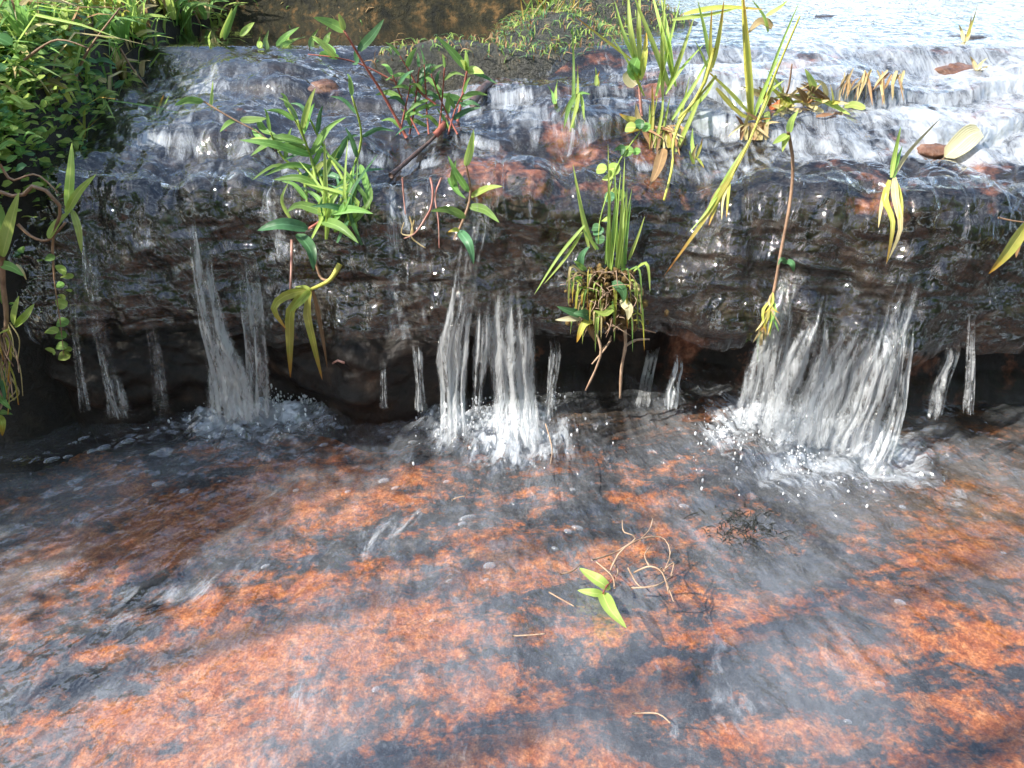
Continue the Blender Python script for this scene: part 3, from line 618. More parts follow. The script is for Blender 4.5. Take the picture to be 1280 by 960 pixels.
# pale domes on the pool, shaped like bubbles, standing in for blurry highlights
def glint_mesh():
    V = []; Fq = []; nr, k = 6, 14
    for i in range(nr):
        a = (math.pi / 2) * i / nr
        for j in range(k):
            b = 2 * math.pi * j / k; V.append((math.cos(a) * math.cos(b), math.cos(a) * math.sin(b), math.sin(a) * .6))
    for i in range(nr - 1):
        for j in range(k):
            q = i * k + j; w_ = i * k + (j + 1) % k; Fq.append((q, w_, w_ + k, q + k))
    c = len(V); V.append((0, 0, .6))
    for j in range(0, k, 2): Fq.append(((nr - 1) * k + j, (nr - 1) * k + (j + 1) % k, (nr - 1) * k + (j + 2) % k, c))
    return V, Fq
GLINT_DOMES = [(104, 522, 14, 'white bubble nearest the dark left bank'), (167, 517, 12, ''), (94, 553, 10, ''), (105, 548, 15, ''), (160, 552, 20, ''), (175, 546, 16, ''), (130, 560, 16, ''), (115, 564, 18, ''), (24, 574, 13, ''), (65, 575, 16, ''), (85, 571, 14, ''), (193, 567, 12, ''), (176, 582, 16, ''), (98, 611, 18, ''), (230, 614, 20, 'clear round bubble over the brightest orange strip'), (198, 605, 18, ''), (213, 494, 10, ''), (408, 523, 18, ''), (405, 556, 14, ''), (480, 601, 16, 'pale bubble ringed with gold in the middle of the pool'), (494, 610, 16, ''), (435, 615, 16, ''), (516, 553, 16, ''), (370, 613, 14, ''), (558, 602, 8, ''), (524, 641, 12, ''), (562, 726, 16, ''), (612, 707, 18, ''), (608, 725, 12, ''), (540, 776, 10, 'tiny white bubble alone in the lower middle of the pool'), (470, 862, 16, 'clear bubble lowest of those on the pool left of centre'), (332, 708, 12, ''), (694, 686, 12, ''), (855, 633, 12, ''), (860, 600, 9, ''), (832, 609, 8, ''), (1125, 753, 14, ''), (1060, 902, 14, 'clear bubble lowest of those on the right of the pool'), (1254, 691, 10, ''), (1128, 634, 10, ''), (585, 648, 22, ''), (578, 655, 18, ''), (716, 612, 14, ''), (720, 640, 12, ''), (710, 664, 16, ''), (722, 660, 14, ''), (1100, 855, 14, '')]
proto = None
for px, py, wd, lab in GLINT_DOMES:
    p = on_z(px, py, .001); r = wd * m_per_px(p) / 2 * rnd.uniform(.55, 1)
    if proto is None:
        v, f = glint_mesh(); o = mesh_obj('glint', v, f, M['glint']); proto = o
    else:
        o = proto.copy(); COL.objects.link(o)
    o.location = p; o.scale = (r * rnd.uniform(.8, 1.2), r * rnd.uniform(.45, .8), r * rnd.uniform(.35, .7)); o.rotation_euler = (0, 0, rnd.uniform(-.2, .2) + (.35 if px < 640 else -.35))
    meta(o, lab or 'small glassy modelled bubble drifting on the pool', 'glint', 'modelled highlights drifting on the pool')

# ================================================================== PLANTS traced one by one
def hp(px, py, dy=0):
    p = hit(px, py); return at(px, py, p.y + dy) if dy else p
# 1 leafy green grass shoots hanging at the left middle
B = hp(400, 215)
g = Plant('grass_plant', 'leafy bright green grass plant growing on the ledge between the left and middle falls', 'grass plant', B)
shoot(g, [(420, 290), (412, 250, .0), (392, 205), (372, 150, -.02)], 5, ['green', 'green', 'lime'], 62, seed=1, n=9, wl=.13)
shoot(g, [(445, 285), (432, 230), (408, 190), (388, 150)], 5, ['green', 'blue'], 52, seed=2, n=7, wl=.13)
shoot(g, [(385, 265), (378, 220), (352, 195), (338, 165, -.02)], 4, ['green', 'lime'], 52, seed=3, n=6, wl=.13)
shoot(g, [(420, 265), (440, 215), (452, 170), (440, 120, -.02)], 4, ['green', 'blue'], 50, seed=4, n=6, wl=.13)
shoot(g, [(398, 240), (388, 195), (374, 160), (360, 135)], 4, ['green'], 44, seed=14, n=6)
for pts, wd, mt in [([(412, 268), (375, 256, -.01), (358, 266, -.02)], 12, 'green'), ([(410, 266), (440, 262, -.02), (466, 267, -.03)], 12, 'green'), ([(402, 276), (425, 284, -.02), (448, 304, -.04)], 14, 'green'),
                    ([(386, 286), (352, 280, -.03), (322, 288, -.04)], 16, 'blue'), ([(372, 292), (388, 312, -.03), (392, 338, -.04)], 18, 'blue'), ([(450, 205), (458, 232, -.02), (462, 262, -.02)], 9, 'green'), ([(390, 195), (340, 180, -.03), (300, 175, -.03)], 11, 'green')]:
    g.leaf(pts, wd, mt)
g.stem([(386, 286), (398, 278), (410, 268)], 4, 'stem_r')
for i in range(14):
    x = rnd.uniform(360, 455); mb = MB(); 
    g.leaf([(x, 300 + rnd.uniform(-30, 10)), (x + rnd.uniform(-25, 25), 250, -.02), (x + rnd.uniform(-50, 40), rnd.uniform(170, 230), -.03)], rnd.uniform(4, 8), rnd.choice(['green', 'lime', 'blue']), 'grass')
# stems and roots hanging from it
g.stem([(365, 300), (364, 340, -.01), (362, 375, -.01)], 4, 'stem_p'); g.stem([(388, 300), (400, 345, 0), (412, 350, -.01)], 5, 'stem_b', 'root')
# 2 yellowing leaves that hang
g = Plant('hanging_grass', 'yellow and orange grass leaves hanging down in front of the wet ledge', 'hanging plant', hp(385, 360, -.02))
g.stem([(425, 330, .01), (412, 350), (388, 362)], 7, 'stem_y')
g.leaf([(386, 362), (356, 370, -.01), (342, 386, -.02), (358, 412, -.02)], 12, 'yellow', 'grass')
g.leaf([(384, 364), (364, 385, -.02), (362, 425, -.02), (363, 472, -.02)], 12, 'yellow')
g.leaf([(388, 364), (384, 390, -.01), (392, 428, -.02), (403, 475, -.02)], 11, 'yellow', 'grass')
g.leaf([(391, 364), (398, 395, 0), (406, 440, -.01), (409, 460, -.01)], 7, 'dead', 'grass')
g.leaf([(388, 362), (376, 376, -.02), (362, 390, -.02)], 10, 'lime')
g.leaf([(388, 362), (378, 358, -.02), (368, 359, -.02)], 5, 'lime')
# 3 long reddish stems (knotweed) above
g = Plant('knotweed_plant', 'knotweed with a long leaning dark red stem and narrow green leaves', 'water weed', hp(505, 170))
g.stem([(508, 172), (480, 120, -.01), (455, 80, -.02), (430, 38, -.03)], 4.5, 'stem_r')
g.leaf([(432, 40, -.03), (415, 30, -.03), (392, 22, -.04)], 12, 'green'); g.leaf([(430, 38, -.03), (426, 25, -.03), (423, 17, -.03)], 8, 'lime')
g.leaf([(447, 64, -.02), (465, 45, -.03), (480, 24, -.04)], 11, 'blue'); g.leaf([(445, 62, -.02), (446, 78, -.02), (440, 80, -.02)], 7, 'blue')
g.stem([(505, 108), (455, 82), (420, 72, -.01), (385, 68, -.01)], 2.5, 'stem_r')
g.leaf([(420, 72, -.01), (400, 52, -.02), (390, 45, -.02)], 9, 'lime'); g.leaf([(424, 72), (405, 66, -.01), (398, 72, -.01)], 9, 'green')
shoot(g, [(545, 130), (525, 115), (515, 95), (500, 70, -.01)], 3, ['blue', 'green'], 34, smat='stem_r', seed=6, n=5)
g = Plant('knotweed_plant', 'upright knotweed sprig with wide spread leaves standing in the upper stream', 'water weed', hp(572, 150))
g.stem([(572, 152), (578, 120), (584, 88, -.01)], 4, 'stem_r')
for e, wd, mt in [((545, 45), 10, 'green'), ((582, 62), 6, 'lime'), ((605, 92), 10, 'lime'), ((622, 105), 5, 'blue'), ((575, 75), 8, 'lime')]: g.leaf([(584, 88, -.01), ((584 + e[0]) / 2, (88 + e[1]) / 2 - 2, -.02), (e[0], e[1], -.03)], wd, mt)
for a, e, wd, mt in [((576, 132), (600, 132), 7, 'blue'), ((577, 125), (545, 118), 9, 'green')]: g.leaf([(a[0], a[1], -.01), ((a[0] + e[0]) / 2, a[1] - 4, -.02), (e[0], e[1], -.02)], wd, mt)
g = Plant('knotweed_plant', 'bushy low knotweed spreading over the dead twigs in the upper stream', 'water weed', hp(525, 165))
for k in range(7):
    x0 = 500 + k * 12; x1 = x0 + rnd.uniform(-40, 40)
    shoot(g, [(x0, 168), ((x0 + x1) / 2, 135), (x1, rnd.uniform(80, 118), -.02)], 2.5, ['blue', 'green', 'green'], 34, smat='stem_r', seed=20 + k, n=5)
g = Plant('knotweed_plant', 'knotweed shoot with drooping leaves on the lip above the middle curtain', 'water weed', hp(575, 245))
g.stem([(568, 300, .01), (584, 262), (588, 235, -.01), (582, 205, -.02)], 4, 'stem_b')
for pts, wd, mt in [([(582, 208, -.02), (588, 185, -.03), (592, 162, -.03)], 10, 'lime'), ([(586, 240), (570, 215, -.02), (560, 195, -.02)], 9, 'green'), ([(588, 246), (610, 235, -.02), (628, 233, -.03)], 9, 'lime'), ([(582, 272), (560, 262, -.02), (538, 264, -.03)], 11, 'green'), ([(586, 258), (606, 262, -.02), (624, 278, -.03)], 11, 'green'), ([(573, 288), (586, 305, -.02), (592, 330, -.03)], 13, 'blue'), ([(571, 238), (566, 220, -.01), (570, 200, -.01)], 8, 'green'), ([(560, 222), (572, 240, -.01), (582, 248, -.01)], 8, 'green'), ([(574, 287), (566, 288, -.01), (560, 290, -.01)], 6, 'yellow')]: g.leaf(pts, wd, mt)
g = Plant('red_root', 'pinkish red rootlets branching over the dark rock left of the drooping knotweed', 'roots', hp(540, 255))
g.stem([(538, 222), (541, 240, -.01), (538, 262), (528, 280)], 3.2, 'stem_p', 'root'); g.stem([(552, 222), (544, 245, -.01), (548, 275), (549, 310)], 2.5, 'stem_p', 'root'); g.stem([(538, 262), (520, 290), (505, 298)], 2.2, 'stem_p', 'root')
g.stem([(503, 222), (505, 250), (507, 268)], 2.4, 'stem_p', 'root'); g.stem([(512, 270), (516, 292), (502, 292), (505, 278)], 2.2, 'straw', 'root'); g.stem([(518, 275), (514, 295), (524, 305), (532, 310)], 2.2, 'straw', 'root')
g = Plant('curled_weed', 'curled crimson stem tip poking from the froth under the orange leaves', 'stem', hp(425, 470, -.01))
g.stem([(418, 495), (420, 480), (430, 464), (430, 453), (424, 450), (416, 454)], 4, 'stem_p'); g.stem([(424, 492), (434, 488), (440, 480)], 3, 'straw')
# 4 tall sedge clumps
def sedge(label, base, blades, mats, group=None, roots=True):
    g = Plant('sedge_clump', label, 'sedge', hp(*base))
    for b in blades:
        g.leaf(b[0], b[1], b[2] if len(b) > 2 else rnd.choice(mats), 'grass', fold=.5, n=12)
    return g
bl = []
for x0, y0, x1, y1, wd in [(800, 90, 768, 0, 6), (797, 85, 785, -10, 7), (800, 80, 800, -20, 6), (838, 112, 790, -10, 7), (845, 108, 812, -20, 6), (842, 105, 825, -10, 6), (835, 112, 868, 20, 6), (832, 118, 880, 55, 4), (800, 100, 808, 40, 9), (828, 118, 832, -20, 6), (820, 120, 850, 0, 5), (860, 140, 895, 92, 5), (840, 150, 893, 60, 5), (838, 185, 862, 95, 5), (845, 190, 890, 60, 6), (812, 175, 815, 105, 6), (825, 182, 838, 120, 4), (818, 185, 828, 90, 4), (808, 172, 822, 120, 4), (805, 120, 760, 40, 4), (816, 176, 812, 130, 5)]:
    xm = (x0 + x1) / 2 + rnd.uniform(-6, 6); bl.append(([(x0, y0), (xm, (y0 + y1) / 2, -.01), (x1, y1, rnd.uniform(-.04, .04))], wd))
bl.append(([(790, 75), (750, 45, -.01), (718, 20, -.02)], 3.5, 'yellow'))
g = sedge('tall yellow green sedge clump in the middle of the upper stream', (825, 150), bl, ['lime', 'yellow', 'lime', 'lime'])
g.leaf([(797, 98), (792, 86, -.01), (797, 72, -.01)], 16, 'green', 'round'); g.leaf([(796, 106), (788, 98, 0), (784, 88, 0)], 18, 'pale', 'round'); g.stem([(802, 145), (800, 120), (798, 100)], 4, 'stem_p')
g.leaf([(795, 150), (785, 148, -.01), (774, 142, -.01)], 8, 'yellow')
for k in range(12):
    x = rnd.uniform(798, 850); g.leaf([(x, 185), (x + rnd.uniform(-12, 14), 160, -.01), (x + rnd.uniform(-34, 30), rnd.uniform(150, 195), -.02)], rnd.uniform(4, 9), rnd.choice(['straw', 'yellow', 'dead']), 'grass')
g.leaf([(830, 185), (822, 212, -.02), (812, 232, -.02)], 14, 'dead'); g.leaf([(815, 170), (798, 150, 0), (795, 130, 0)], 12, 'straw')
g = Plant('grass_stalk', 'long bent yellow grass stalk arching down from the sedge clump', 'grass stalk', hp(843, 180))
g.stem([(893, 60), (880, 105, -.01), (858, 140, -.01), (843, 170, -.02), (840, 210, -.02), (830, 250, -.02)], 4.5, 'stem_y'); g.stem([(895, 95), (870, 125, -.01), (848, 148, -.02)], 4, 'stem_y')
bl = []
for x0, y0, x1, y1, wd in [(940, 150, 928, -15, 7), (942, 148, 975, 70, 5), (945, 155, 970, 95, 4), (888, 75, 872, 0, 5), (889, 90, 890, 10, 5), (890, 85, 905, 0, 6), (935, 140, 880, 85, 5), (885, 88, 868, 50, 3), (950, 130, 1000, 0, 4), (960, 40, 940, 0, 5), (958, 20, 985, 0, 6)]:
    bl.append(([(x0, y0), ((x0 + x1) / 2 + rnd.uniform(-4, 4), (y0 + y1) / 2, -.01), (x1, y1, -.02)], wd))
bl += [([(855, 18), (900, 10, -.01), (955, 12, -.02)], 7, 'yellow'), ([(840, 25), (890, 18, -.01), (930, 8, -.02)], 5, 'lime'), ([(895, 110), (930, 145, 0), (965, 148, -.01)], 6, 'yellow'), ([(965, 35, 0), (950, 28), (935, 42)], 12, 'straw')]
g = sedge('thin sparse sedge with one thick upright stalk right of the tall sedge clump', (942, 155), bl, ['lime', 'yellow', 'lime'])
g.stem([(938, 150), (932, 80), (928, -10)], 5, 'stem_y'); g.stem([(950, 145), (968, 95), (1000, 20, -.01)], 3.5, 'stem_y')
for k in range(10):
    x = rnd.uniform(925, 960); g.leaf([(x, 175), (x + rnd.uniform(-10, 10), 155, -.01), (x + rnd.uniform(-26, 26), rnd.uniform(120, 180), -.02)], rnd.uniform(4, 8), rnd.choice(['straw', 'dead']), 'grass')
# lanky yellow grass drooping over the ledge
g = Plant('drooping_grass', 'yellow grass blades drooping over the lip right of the mossy tuft', 'grass', hp(905, 235, -.01))
for pts, wd, mt in [([(938, 175, .02), (912, 222), (880, 275, -.02), (830, 345, -.04)], 7, 'yellow'), ([(935, 180, .02), (905, 228), (885, 262, -.02), (862, 290, -.03)], 6, 'lime'), ([(910, 225), (896, 256, -.01), (886, 282, -.02)], 6, 'yellow'), ([(912, 225), (904, 250, -.01), (902, 275, -.01)], 4, 'straw'), ([(912, 225), (910, 248, -.01), (908, 272, -.01)], 4, 'yellow'), ([(916, 222), (896, 240, -.01), (884, 262, -.02)], 5, 'straw')]: g.leaf(pts, wd, mt, 'grass', n=12)
g.stem([(960, 120, .03), (935, 180, .01), (912, 225)], 3.5, 'stem_y')
# dry tangle on the right step
g = Plant('dry_plant', 'half dead leafy plant on the dark step right of the thin sedge', 'plant', hp(1010, 135))
for k in range(34):
    x = rnd.uniform(950, 1050); y = rnd.uniform(118, 150); a = rnd.uniform(-40, 40); b = rnd.uniform(-34, 6)
    g.leaf([(x, y), (x + a * .5, y + b * .6, -.01), (x + a, y + b, -.02)], rnd.uniform(4, 10), rnd.choice(['straw', 'dead', 'yellow', 'straw', 'lime']), rnd.choice(['leaf', 'grass']), n=6)
for pts, wd, mt in [([(966, 145), (990, 128, -.01), (1015, 128, -.01), (1030, 122, -.01)], 5, 'yellow'), ([(1020, 120), (1012, 98, -.02), (1006, 86, -.02)], 11, 'lime'), ([(1034, 122), (1028, 106, -.01), (1018, 100, -.02)], 8, 'straw'), ([(1034, 125), (1052, 138, -.01), (1064, 144, -.01)], 6, 'lime'), ([(963, 138), (970, 132, -.01), (975, 124, -.01)], 10, 'reddead'), ([(958, 140), (960, 150, -.01), (957, 158, -.01)], 8, 'lime')]: g.leaf(pts, wd, mt)
g.stem([(992, 115), (1012, 113, -.01), (1034, 122, -.01)], 3.5, 'stem_b'); g.stem([(975, 130), (985, 112, -.01), (990, 80, -.02)], 3, 'stem_b')
g = Plant('dry_grass', 'straw coloured dead grass combed down over the right hand dark step', 'grass', hp(1090, 110))
for k in range(26):
    x = rnd.uniform(1055, 1122); x1 = x + rnd.uniform(-22, 12); g.leaf([(x + rnd.uniform(-4, 10), rnd.uniform(84, 100), .01), ((x + x1) / 2, 104, -.004), (x1, rnd.uniform(112, 134), -.008)], rnd.uniform(2, 5), rnd.choice(['straw', 'dead', 'straw']), 'grass', n=6)
g.leaf([(1055, 135), (1066, 131, -.01), (1082, 136, -.01)], 9, 'lime', 'round')
# lime sprig and pink stem at the right curtain
g = Plant('water_weed', 'tall pink stemmed weed with lime top leaves trailing down to the right curtain', 'water weed', hp(992, 250, -.01))
g.stem([(985, 165, .0), (991, 200), (988, 250, -.01), (975, 320, -.02), (966, 370, -.02), (950, 430, -.03)], 4.4, 'stem_b', n=18, w1=3.5)
for pts, wd, mt in [([(986, 166), (990, 150, -.01), (998, 138, -.01)], 9, 'lime'), ([(985, 168), (976, 174, -.01), (966, 180, -.02)], 10, 'lime'), ([(986, 168), (981, 178, -.01), (978, 190, -.02)], 7, 'lime'), ([(984, 330, -.02), (977, 324, -.03), (972, 332, -.03)], 7, 'blue'), ([(984, 326, -.02), (990, 330, -.03), (992, 340, -.03)], 8, 'blue')]: g.leaf(pts, wd, mt)
for k in range(16):
    y = rnd.uniform(365, 425); x = 966 - (y - 365) * .27; g.leaf([(x, y, -.025), (x + rnd.uniform(-10, 8), y + 14, -.03), (x + rnd.uniform(-16, 12), y + rnd.uniform(20, 44), -.035)], rnd.uniform(3, 5), rnd.choice(['yellow', 'green', 'straw']), 'grass', n=6)
# yellow blades over the strongest stream
g = Plant('drooping_grass', 'pale yellow strap leaves bent double over the strongest right hand stream', 'grass', hp(1115, 215, -.01))
for pts, wd, mt in [([(1112, 225), (1106, 250, -.02), (1116, 280, -.03), (1108, 330, -.04)], 8, 'yellow'), ([(1118, 222), (1120, 250, -.02), (1126, 285, -.03), (1110, 326, -.04)], 9, 'straw'), ([(1110, 228), (1102, 255, -.02), (1098, 285, -.02)], 6, 'straw'), ([(1118, 225), (1126, 260, -.02), (1124, 300, -.03)], 8, 'yellow'), ([(1114, 222), (1118, 195, -.01), (1126, 158, -.02)], 6, 'lime'), ([(1116, 222), (1135, 190, -.01), (1175, 148, -.02)], 7, 'pale'), ([(1117, 222), (1122, 200, -.01), (1128, 182, -.01)], 5, 'green')]: g.leaf(pts, wd, mt, 'grass', n=10)
g = Plant('fallen_leaf', 'broad pale cream fallen leaf stranded on rusty rock', 'leaf', hp(1202, 180))
g.leaf([(1180, 197, -.01), (1198, 182, -.012), (1214, 168, -.004), (1226, 164, .01)], 27, 'pale', 'round', nrm=Vector((.25, -.6, .75)), name='leaf_blade'); g.stem([(1181, 197, -.01), (1173, 203, -.01)], 2, 'stem_b')
g = Plant('strap_leaf', 'lime green blade with brown edges at the right end of the ledge', 'leaf', hp(1262, 305, -.02))
g.leaf([(1286, 276), (1270, 298, -.01), (1256, 318, -.02), (1236, 342, -.03)], 20, 'yellow', nrm=Vector((.3, -.8, .4)), name='leaf'); g.leaf([(1282, 280), (1275, 298), (1270, 322)], 9, 'dead', name='leaf'); g.stem([(1248, 272), (1266, 276), (1284, 278)], 2.5, 'stem_b')
for lab, b, bl in [('small lone grass shoot standing above the broad fallen leaf', (1206, 50), [(1206, 52, 1222, 5), (1208, 52, 1214, 20), (1205, 52, 1198, 30)]), ('dead grass wisps arching over the small rusty rock in the upper right stream', (1222, 85), [(1222, 88, 1235, 72), (1220, 88, 1212, 70), (1226, 88, 1240, 82)]), ('short green sprout in the stream left of the tall pink stem', (868, 190), [(868, 198, 866, 160), (870, 198, 878, 172), (872, 198, 880, 210)]),
                   ('thin pair of needle like rushes in front of the middle dark step', (715, 110), [(716, 160, 715, 22), (722, 140, 722, 80)]), ('limp grass shoots trailing beside the middle dark step', (722, 130), [(722, 118, 700, 148), (724, 116, 712, 165), (726, 118, 730, 150), (722, 118, 738, 118), (719, 118, 705, 160)]), ('pale seedling blades left of the limp grass shoots', (693, 118), [(693, 130, 684, 106), (694, 130, 697, 100)]), ('faint rush sprouts behind the middle dark step', (745, 105), [(745, 108, 744, 84), (748, 108, 750, 88)]),
                   ('small grass shoot standing in the stream below the left sedge', (858, 205), [(866, 205, 872, 180), (868, 205, 862, 188)]), ('single green leaf blade rising from the left cascade', (200, 130), [(200, 142, 212, 118), (196, 142, 205, 118)]), ('single upright leaf standing in the shallow left stream', (263, 128), [(263, 134, 266, 100)]), ('young leaf pair rising from the stream by the upper knotweed', (627, 75), [(627, 88, 628, 60), (629, 88, 634, 64)]), ('thin green blade lying across the wet rock left of the mossy tuft', (720, 250), [(736, 310, 716, 205)])]:
    g = Plant('grass_sprout', lab, 'sprout', hp(*b))
    for x0, y0, x1, y1 in bl: g.leaf([(x0, y0), ((x0 + x1) / 2 + rnd.uniform(-2, 2), (y0 + y1) / 2 - 2, -.005), (x1, y1, -.01)], rnd.uniform(3.5, 6.5), rnd.choice(['lime', 'green', 'yellow', 'straw']) if 'dead' not in lab else 'straw', 'grass')
# trailing grass across the left stream
g = Plant('grass_runner', 'grass runner arching over the shallow left stream towards the grass plant', 'grass', hp(330, 170))
g.stem([(255, 127), (290, 148, -.01), (330, 170, -.01), (345, 190)], 2.5, 'stem_b')
for pts, wd in [([(255, 127), (235, 125, -.01), (218, 132, -.01)], 9), ([(296, 150), (285, 155, -.01), (275, 165, -.01)], 9), ([(300, 150), (318, 150, -.01), (334, 148, -.02)], 10), ([(315, 160), (330, 175, -.01), (345, 178, -.01)], 9), ([(322, 148), (330, 162, -.01), (345, 168, -.02)], 9)]: g.leaf(pts, wd, 'green')
# 5 mossy tuft in the middle of the ledge
TY = hp(760, 380).y - .02
g = Plant('mossy_tuft', 'mossy root tuft with a spray of bright green grass on the middle of the ledge', 'grass tuft', at(760, 380, TY))
mb = MB()
for k in range(420):
    x = rnd.gauss(760, 18); y = rnd.uniform(335, 412); x = 757 + (x - 757) * (.7 + .5 * (y - 335) / 77); p = at(x, y, TY + rnd.uniform(-.03, .0)); v, f = ico(p, rnd.uniform(.0015, .0045), 1.2, 1, rnd.uniform(.8, 2.2)); mb.add(v, f)
mf = MB()
for k in range(60):
    x = rnd.gauss(760, 17); y = rnd.uniform(335, 415); q = at(x, y, TY + rnd.uniform(-.04, -.02)); e_ = q + Vector((rnd.gauss(0, .012), rnd.uniform(-.012, .0), rnd.gauss(-.008, .012))); tube(mf, [q, q.lerp(e_, .5) + Vector((rnd.gauss(0, .004), -.003, .003)), e_], .0007, .0004, 4, 4)
mf.build('root_fibres', M['root'], g.o)['kind'] = 'stuff'
mcl = mb.build('moss_clump', plain('tuft_moss', [(.3, (.03, .02, .008)), (.5, (.12, .07, .02)), (.65, (.26, .18, .05)), (.8, (.35, .16, .06))], 60, .6, .008), g.o); mcl['kind'] = 'stuff'
for x0, y0, x1, y1, wd in [(760, 335, 764, 240, 4), (765, 340, 772, 230, 4), (762, 350, 776, 215, 4), (768, 345, 778, 240, 4), (770, 355, 790, 235, 4), (778, 340, 783, 240, 4), (783, 330, 784, 232, 4), (757, 330, 760, 225, 4), (772, 330, 768, 205, 4), (786, 325, 806, 270, 4), (780, 336, 789, 250, 4), (763, 342, 760, 180, 4), (774, 320, 781, 195, 4)]: g.leaf([(x0, y0, -.01), ((x0 + x1) / 2 + rnd.uniform(-3, 3), (y0 + y1) / 2, -.02), (x1, y1, -.02)], wd, rnd.choice(['lime', 'lime', 'green']), 'grass', fold=.5, n=10)
for pts, wd, mt in [([(732, 280), (700, 318, -.01), (668, 368, -.03)], 4, 'lime'), ([(728, 290), (705, 325, -.01), (680, 355, -.03)], 4, 'lime'), ([(745, 312), (735, 290, -.01), (718, 225, -.02)], 4.5, 'lime'), ([(748, 312), (738, 300), (728, 285)], 4, 'green')]: g.leaf(pts, wd, mt, 'grass', n=10)
for k in range(52):
    x = rnd.uniform(724, 793); y = rnd.uniform(338, 402); s_ = 1 if x > 758 else -1
    x1 = x + s_ * rnd.uniform(2, 26); y1 = min(440, y + rnd.uniform(4, 50))
    g.leaf([(x, y, -.015), (x + (x1 - x) * .8, y - rnd.uniform(-2, 10), -.035), (x1, y1, -.035)], rnd.uniform(2, 4.5), rnd.choice(['lime', 'yellow', 'lime', 'straw', 'green']), 'grass', n=8)
for pts, wd, mt in [([(735, 395, -.03), (715, 390, -.04), (696, 383, -.04)], 11, 'blue'), ([(738, 397, -.03), (728, 392, -.04), (716, 392, -.04)], 13, 'blue'), ([(735, 395, -.03), (712, 398, -.04), (694, 400, -.04)], 9, 'pale'), ([(742, 402, -.03), (730, 405, -.04), (721, 428, -.04)], 9, 'yellow'), ([(775, 375, -.03), (786, 385, -.04), (785, 400, -.04)], 12, 'pale'), ([(765, 352, -.03), (778, 362, -.04), (780, 378, -.04)], 12, 'blue'), ([(770, 380, -.03), (756, 392, -.04), (742, 388, -.04)], 9, 'lime'), ([(790, 355, -.02), (800, 362, -.03), (804, 370, -.03)], 9, 'straw'), ([(724, 336, -.02), (728, 318, -.03), (737, 308, -.03)], 10, 'blue'), ([(732, 338, -.02), (724, 330, -.03), (717, 326, -.03)], 8, 'green'), ([(748, 405, -.02), (738, 412, -.03), (746, 430, -.03)], 8, 'dead')]: g.leaf(pts, wd, mt)
g.stem([(795, 410, -.01), (805, 412, -.02), (820, 416, -.02)], 2.5, 'stem_b', 'twig'); g.stem([(795, 365, -.01), (797, 385, -.02), (796, 405, -.02)], 2.5, 'stem_y', 'twig')
for pts, wd in [([(742, 408, 0), (751, 435, -.01), (746, 458, -.01), (732, 488, -.01)], 4), ([(780, 405, 0), (782, 430, -.01), (777, 460, -.01), (775, 498, -.01)], 5), ([(763, 425, 0), (757, 435, -.01), (740, 455, -.01)], 3), ([(752, 436, -.01), (760, 430), (764, 420)], 3), ([(782, 432, -.01), (795, 425), (812, 424)], 4)]: g.stem(pts, wd, 'root', 'root', lump=.25)
g = Plant('pennywort', 'round leaved pennywort trailing from the sedge down to the mossy tuft', 'creeper', hp(765, 235))
g.stem([(800, 165), (775, 200, -.01), (762, 235, -.01), (750, 275, -.02), (748, 305, -.02)], 2, 'stem_g')
for x, y, r in [(788, 160, 13), (800, 156, 12), (775, 188, 14), (785, 190, 13), (752, 212, 13), (768, 212, 15), (760, 222, 12), (762, 247, 13), (775, 245, 14), (757, 275, 8), (748, 290, 13), (750, 300, 12), (745, 285, 11), (808, 160, 11), (768, 240, 10), (796, 190, 9)]:
    g.leaf([(x - r / 2, y), (x, y - 1, -.008), (x + r / 2, y, -.012)], r, rnd.choice(['green', 'blue', 'lime']), 'round', n=8, fold=.1)
g = Plant('pennywort', 'round leaved pennywort dangling in the dark at the left end of the ledge', 'creeper', at(70, 380, .97))
g.stem([(66, 300), (68, 350, -.005), (75, 400, -.01), (80, 445, -.01)], 2, 'stem_b')
for x, y, r in [(62, 323, 11), (77, 338, 13), (84, 346, 12), (75, 357, 9), (85, 363, 7), (77, 381, 14), (78, 404, 14), (65, 414, 14), (76, 420, 13), (77, 433, 13), (64, 439, 11), (80, 446, 14), (78, 372, 8), (84, 437, 9)]:
    g.leaf([(x - r / 2, y - 1, 0), (x, y - 1, -.006), (x + r / 2, y + 2, -.012)], r, rnd.choice(['green', 'lime']), 'round', n=8, fold=.1)
